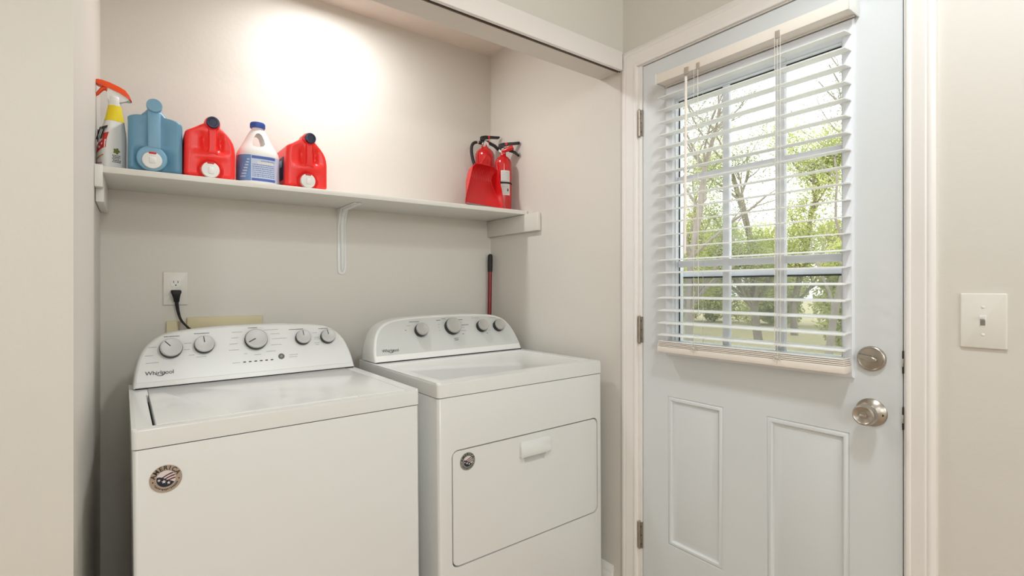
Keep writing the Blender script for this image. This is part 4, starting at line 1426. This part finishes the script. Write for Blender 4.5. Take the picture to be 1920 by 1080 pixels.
for k, z in enumerate((0.048, 0.043, 0.038, 0.033, 0.028)):
    u = -0.011 + 0.002 * (k % 2)
    while u < 0.012 - 0.002 * (k % 3):
        l = rg.uniform(0.002, 0.005)
        side_patch(u, u + l, z - 0.0012, z + 0.0012, M['label_black'])
        u += l + 0.0012
b.build('side_label', sp)
# sprayer head: white shroud, orange nozzle cover and trigger
b = MB()
b.lathe([(0.0155, 0.2065), (0.0165, 0.210), (0.0165, 0.232), (0.0145, 0.236), (0.0, 0.236)], M['white_plastic'], Matrix.Translation((0.0065, 0, 0)), 28)
P = [(-0.011, 0.228), (-0.012, 0.245), (-0.012, 0.262), (0.018, 0.252), (0.038, 0.241), (0.047, 0.229), (0.034, 0.2285), (0.024, 0.224), (0.020, 0.215), (-0.008, 0.215)]
b.prism(P, -0.0115, 0.0115, M['white_plastic'], Matrix(((1, 0, 0, 0), (0, 0, -1, 0), (0, 1, 0, 0), (0, 0, 0, 1))), 0.003)
sh_ = b.build('sprayer_head', sp)
b = MB()
P = [(-0.0425, 0.272), (-0.0425, 0.2785), (-0.034, 0.2815), (-0.024, 0.2815), (-0.004, 0.2765), (0.018, 0.2695), (0.034, 0.2605), (0.044, 0.246), (0.050, 0.231), (0.046, 0.2305), (0.038, 0.240), (0.020, 0.2505), (-0.006, 0.258), (-0.026, 0.264), (-0.034, 0.265)]
b.prism(P, -0.0125, 0.0125, M['orange'], Matrix(((1, 0, 0, 0), (0, 0, -1, 0), (0, 1, 0, 0), (0, 0, 0, 1))), 0.002)
b.lathe([(0.0045, 0), (0.0045, 0.003), (0, 0.003)], M['rubber'], frame((-0.0395, 0, 0.2755), (0, 1, 0), (0, 0, 1)) @ Matrix.Rotation(R(180), 4, 'X'), 12)
b.build('nozzle', sh_)
b = MB()
b.tube([(-0.012, 0, 0.262), (-0.024, 0, 0.256), (-0.030, 0, 0.247), (-0.036, 0, 0.237), (-0.042, 0, 0.231)], [0.008, 0.0075, 0.0062, 0.0055, 0.004], M['orange'], 12, None, 0.8)
b.tube([(-0.014, 0, 0.258), (-0.008, 0, 0.252), (-0.006, 0, 0.244)], [0.006, 0.005, 0.003], M['orange'], 10)
b.build('trigger', sh_)

# =================================================================== dustpan + fire extinguishers
dp = thing('dustpan', 'red dustpan standing on its lip in front of the fire extinguishers', 'dustpan', (1.284, 1.952, SB(1.28)), (R(-14), R(2), R(3)))
# local: x across, z up from the lip, y back (the tray floor is the rear sheet, its walls come forward)
b = MB()
def dp_half(z):
    return (-0.1035 + 0.066 * (z / 0.2) ** 1.3, 0.112 - 0.014 * sstep(0.03, 0.2, z))
t = bmesh.new()
rows_f, rows_b = [], []
zsd = [0.0, 0.02, 0.05, 0.09, 0.13, 0.165, 0.185, 0.196]
def dp_y(z):
    return 0.004 + 0.030 * sstep(0.05, 0.16, z) - 0.030 * sstep(0.17, 0.2, z)
rings = []
for z in zsd:
    l, r_ = dp_half(z)
    dep = 0.006 + 0.045 * sstep(0.0, 0.14, z)            # side wall height
    yb = 0.004 + 0.035 * sstep(0.0, 0.16, z)
    th = 0.0025
    rings.append([Vector((l, yb - dep, z)), Vector((l + 0.008, yb - 0.004, z)), Vector((l + 0.014, yb, z)), Vector((r_ - 0.014, yb, z)), Vector((r_ - 0.008, yb - 0.004, z)), Vector((r_, yb - dep, z)),
                  Vector((r_ + th, yb - dep, z)), Vector((r_ - 0.005, yb - 0.002, z)), Vector((r_ - 0.013, yb + th, z)), Vector((l + 0.013, yb + th, z)), Vector((l + 0.005, yb - 0.002, z)), Vector((l - th, yb - dep, z))])
b.loft(rings, M['red_pan'])
# back wall of the tray curls forward over the top, with moulded comb ridges
l, r_ = dp_half(0.196)
hood = [(0.041, 0.150), (0.036, 0.172), (0.024, 0.192), (0.006, 0.204), (-0.014, 0.209)]
rings = []
for x in [l - 0.004 + (r_ - l + 0.008) * k / 20 for k in range(21)]:
    e = 0.016 * (abs(2 * (x - l) / (r_ - l) - 1) ** 4)
    rings.append([Vector((x, y, z - e)) for y, z in hood] + [Vector((x, y + 0.002, z + 0.003 - e)) for y, z in hood[::-1]])
b.loft(rings, M['red_pan'])
for k in range(12):
    x = l + 0.012 + (r_ - l - 0.024) * k / 11
    b.tube([(x, y - 0.0008, z - 0.001) for y, z in hood], [0.001, 0.002, 0.0024, 0.0024, 0.0018], M['red_pan'], 6)
b.build('tray', dp)
b = MB()
l, r_ = dp_half(0.0)
b.box((l + 0.004, -0.003, -0.0005), (r_ - 0.004, 0.0015, 0.006), M['grey_lip'], 0.001)
b.build('rubber_lip', dp)
b = MB()
b.prism([(0.012, 0.198), (0.078, 0.198), (0.088, 0.245), (0.096, 0.274), (0.088, 0.286), (0.066, 0.280), (0.042, 0.248)], 0.020, 0.034, M['red_pan'], Matrix(((1, 0, 0, 0), (0, 0, 1, 0), (0, 1, 0, 0), (0, 0, 0, 1))), 0.004)
for x in (0.030, 0.052):
    b.tube([(x, 0.019, 0.205), (x + 0.024, 0.018, 0.262)], 0.0022, M['red_pan'], 6)
b.build('handle', dp)

def extinguisher(loc, label, rot, H, r, gauge=True, hose=True, lab=True):
    o = thing('fire_extinguisher', label, 'fire extinguisher', loc, (0, 0, R(rot)), group='fire extinguishers on the shelf')
    b = MB()
    zd = H * 0.70
    b.lathe([(r * 0.9, 0), (r * 0.97, 0.003), (r, 0.008), (r, zd), (r * 0.97, zd + 0.014), (r * 0.86, zd + 0.027), (r * 0.64, zd + 0.039), (r * 0.42, zd + 0.045), (r * 0.36, zd + 0.05), (r * 0.36, zd + 0.058), (0, zd + 0.058)], M['red_metal'], None, 40)
    b.build('cylinder', o)
    zv = zd + 0.055
    b = MB()
    b.lathe([(0.015, zv), (0.015, zv + 0.008), (0.0115, zv + 0.010), (0.0115, zv + 0.028), (0, zv + 0.028)], M['chrome'], None, 20)
    b.box((-0.020, -0.008, zv + 0.008), (0.012, 0.008, zv + 0.022), M['chrome'], 0.002)
    va = b.build('valve', o)
    if gauge:
        F = frame((0.0, -0.010, zv + 0.008), (1, 0, 0), (0, 0, 1))
        b = MB()
        b.lathe([(0.0150, 0), (0.0155, 0.006), (0.0145, 0.008), (0.0136, 0.0078), (0.0136, 0.0068), (0, 0.0068)], M['chrome'], F, 24)
        b.lathe([(0.0134, 0.0066), (0.0134, 0.0072), (0, 0.0072)], M['label_white'], F, 24)
        b.box((-0.0012, -0.001, 0.0072), (0.0012, 0.007, 0.0076), M['label_red'], xf=F @ Matrix.Rotation(R(35), 4, 'Z'))
        b.box((-0.0065, -0.004, 0.0072), (0.0065, -0.002, 0.0076), M['label_red'], xf=F)
        b.build('gauge', va)
    # carry handle and squeeze lever
    b = MB()
    fl = Matrix(((1, 0, 0, 0), (0, 0, -1, 0), (0, 1, 0, 0), (0, 0, 0, 1)))
    b.prism([(-0.020, zv + 0.024), (0.010, zv + 0.022), (0.055, zv + 0.006), (0.078, zv - 0.010), (0.082, zv - 0.004), (0.060, zv + 0.016), (0.015, zv + 0.032), (-0.020, zv + 0.034)], -0.0095, 0.0095, M['black'], fl, 0.003)
    b.build('carry_handle', o)
    b = MB()
    b.prism([(-0.024, zv + 0.030), (-0.022, zv + 0.050), (0.0, zv + 0.056), (0.040, zv + 0.058), (0.080, zv + 0.063), (0.084, zv + 0.058), (0.080, zv + 0.052), (0.030, zv + 0.046), (0.004, zv + 0.040), (-0.008, zv + 0.030)], -0.0105, 0.0105, M['black'], fl, 0.004)
    b.build('lever', o)
    b = MB()
    b.tube([(0.016, -0.014, zv + 0.045), (0.018, -0.013, zv + 0.022), (0.010, -0.0125, zv + 0.018)], 0.0018, M['label_red'], 6)
    b.lathe([(0.006, -0.0015), (0.006, 0.0015)], M['label_red'], frame((0.016, -0.015, zv + 0.048), (1, 0, 0), (0, 0, 1)), 14)
    b.build('safety_pin', o)
    if hose:
        b = MB()
        b.tube([(-0.018, 0, zv + 0.016), (-0.034, 0, zv + 0.017)], 0.0085, M['black'], 14)
        b.tube([(-0.033, 0, zv + 0.017), (-0.046, 0, zv + 0.017)], 0.0058, M['chrome'], 12)
        q = [(-0.045, 0, zv + 0.017), (-0.058, 0, zv + 0.013), (-0.070, -0.002, zv + 0.002), (-0.0775, -0.006, zv - 0.018), (-0.0775, -0.010, zv - 0.05), (-0.072, -0.016, zv - 0.085), (-0.064, -0.022, zv - 0.115), (-0.056, -0.026, zv - 0.15)]
        b.tube(*flow(q, [0.0065, 0.0078, 0.0078, 0.0078, 0.0078, 0.0078, 0.008, 0.008]), M['rubber'], 14)
        b.tube([(-0.056, -0.026, zv - 0.15), (-0.052, -0.026, zv - 0.18)], [0.0085, 0.0105], M['black'], 14)
        b.build('hose', o)
    else:
        b = MB()
        b.tube([(-0.005, -0.010, zv + 0.010), (0.012, -0.016, zv + 0.016), (0.040, -0.020, zv + 0.026), (0.050, -0.021, zv + 0.030)], [0.008, 0.0095, 0.0125, 0.013], M['red_metal'], 16)
        b.build('nozzle', o)
    if lab:
        b = MB()
        def arc(a0, a1, z0, z1, off, m, n=14):
            b.loft([[Vector(((r + off) * math.sin(R(a0 + (a1 - a0) * k / n)), -(r + off) * math.cos(R(a0 + (a1 - a0) * k / n)), z)) for k in range(n + 1)] for z in (z0, z1)], m, closed=False, caps=False)
        arc(-14, 50, 0.078, 0.198, 0.0006, M['label_white'])
        rg = random.Random(3)
        for k in range(16):
            z = 0.084 + 0.112 * k / 16
            a = -8
            while a < 42:
                l = rg.uniform(3, 9)
                arc(a, min(a + l, 45), z, z + 0.0022, 0.001, M['ink_grey'], 3)
                a += l + 2.5
        arc(30, 38, 0.096, 0.110, 0.0012, M['label_black'], 3)
        b.build('label', o)
        b = MB()
        b.lathe([(r + 0.0004, 0.133), (r + 0.0018, 0.134), (r + 0.0018, 0.1425), (r + 0.0004, 0.1435)], M['rubber'], None, 40)
        b.build('strap', o)
    return o
extinguisher((1.434, 2.172, SB(1.434)), 'red fire extinguisher with black hose and round gauge, behind the dustpan', -8, 0.420, 0.050, True, True, False)
extinguisher((1.458, 2.045, SB(1.458)), 'red fire extinguisher with white label and black strap beside the right wall', -36, 0.330, 0.042, False, False, True)

# =================================================================== labels of parts that look unlike the rest of their thing
PART_LABELS = {
    ('detergent_jug', 'cap'): 'round screw cap', ('detergent_jug', 'spigot'): 'white spigot with a small red tab', ('detergent_jug', 'side_label'): 'dark printed side label',
    ('cleaner_bottle', 'cap'): 'royal blue ribbed cap', ('cleaner_bottle', 'label'): 'blue and pale printed label',
    ('spray_bottle', 'collar_label'): 'yellow neck label', ('spray_bottle', 'front_label'): 'red and black front label', ('spray_bottle', 'nozzle'): 'orange nozzle cover', ('spray_bottle', 'trigger'): 'orange trigger',
    ('fire_extinguisher', 'hose'): 'black hose', ('fire_extinguisher', 'lever'): 'black squeeze lever', ('fire_extinguisher', 'carry_handle'): 'black carry handle', ('fire_extinguisher', 'label'): 'white printed label', ('fire_extinguisher', 'strap'): 'black strap',
    ('dustpan', 'rubber_lip'): 'grey lip', ('broom', 'grip'): 'black grip', ('door_1', 'door_knob'): 'satin metal door knob', ('door_1', 'deadbolt'): 'satin metal deadbolt', ('door_1', 'hinge'): 'brushed metal hinge',
    ('washing_machine', 'badge'): 'round bronze badge with stars and stripes', ('dryer', 'badge'): 'round grey badge with stars and stripes', ('washing_machine', 'knob'): 'silver knob with black skirt', ('dryer', 'knob'): 'grey knob with black skirt',
    ('window_blind', 'headrail'): 'cream headrail', ('window_blind', 'bottom_rail'): 'cream bottom rail',
}
for o in list(scene.objects):
    r = o
    while r.parent:
        r = r.parent
    if r is not o:
        t = PART_LABELS.get((r.name.split('.')[0], o.name.split('.')[0]))
        if t:
            o['label'] = t
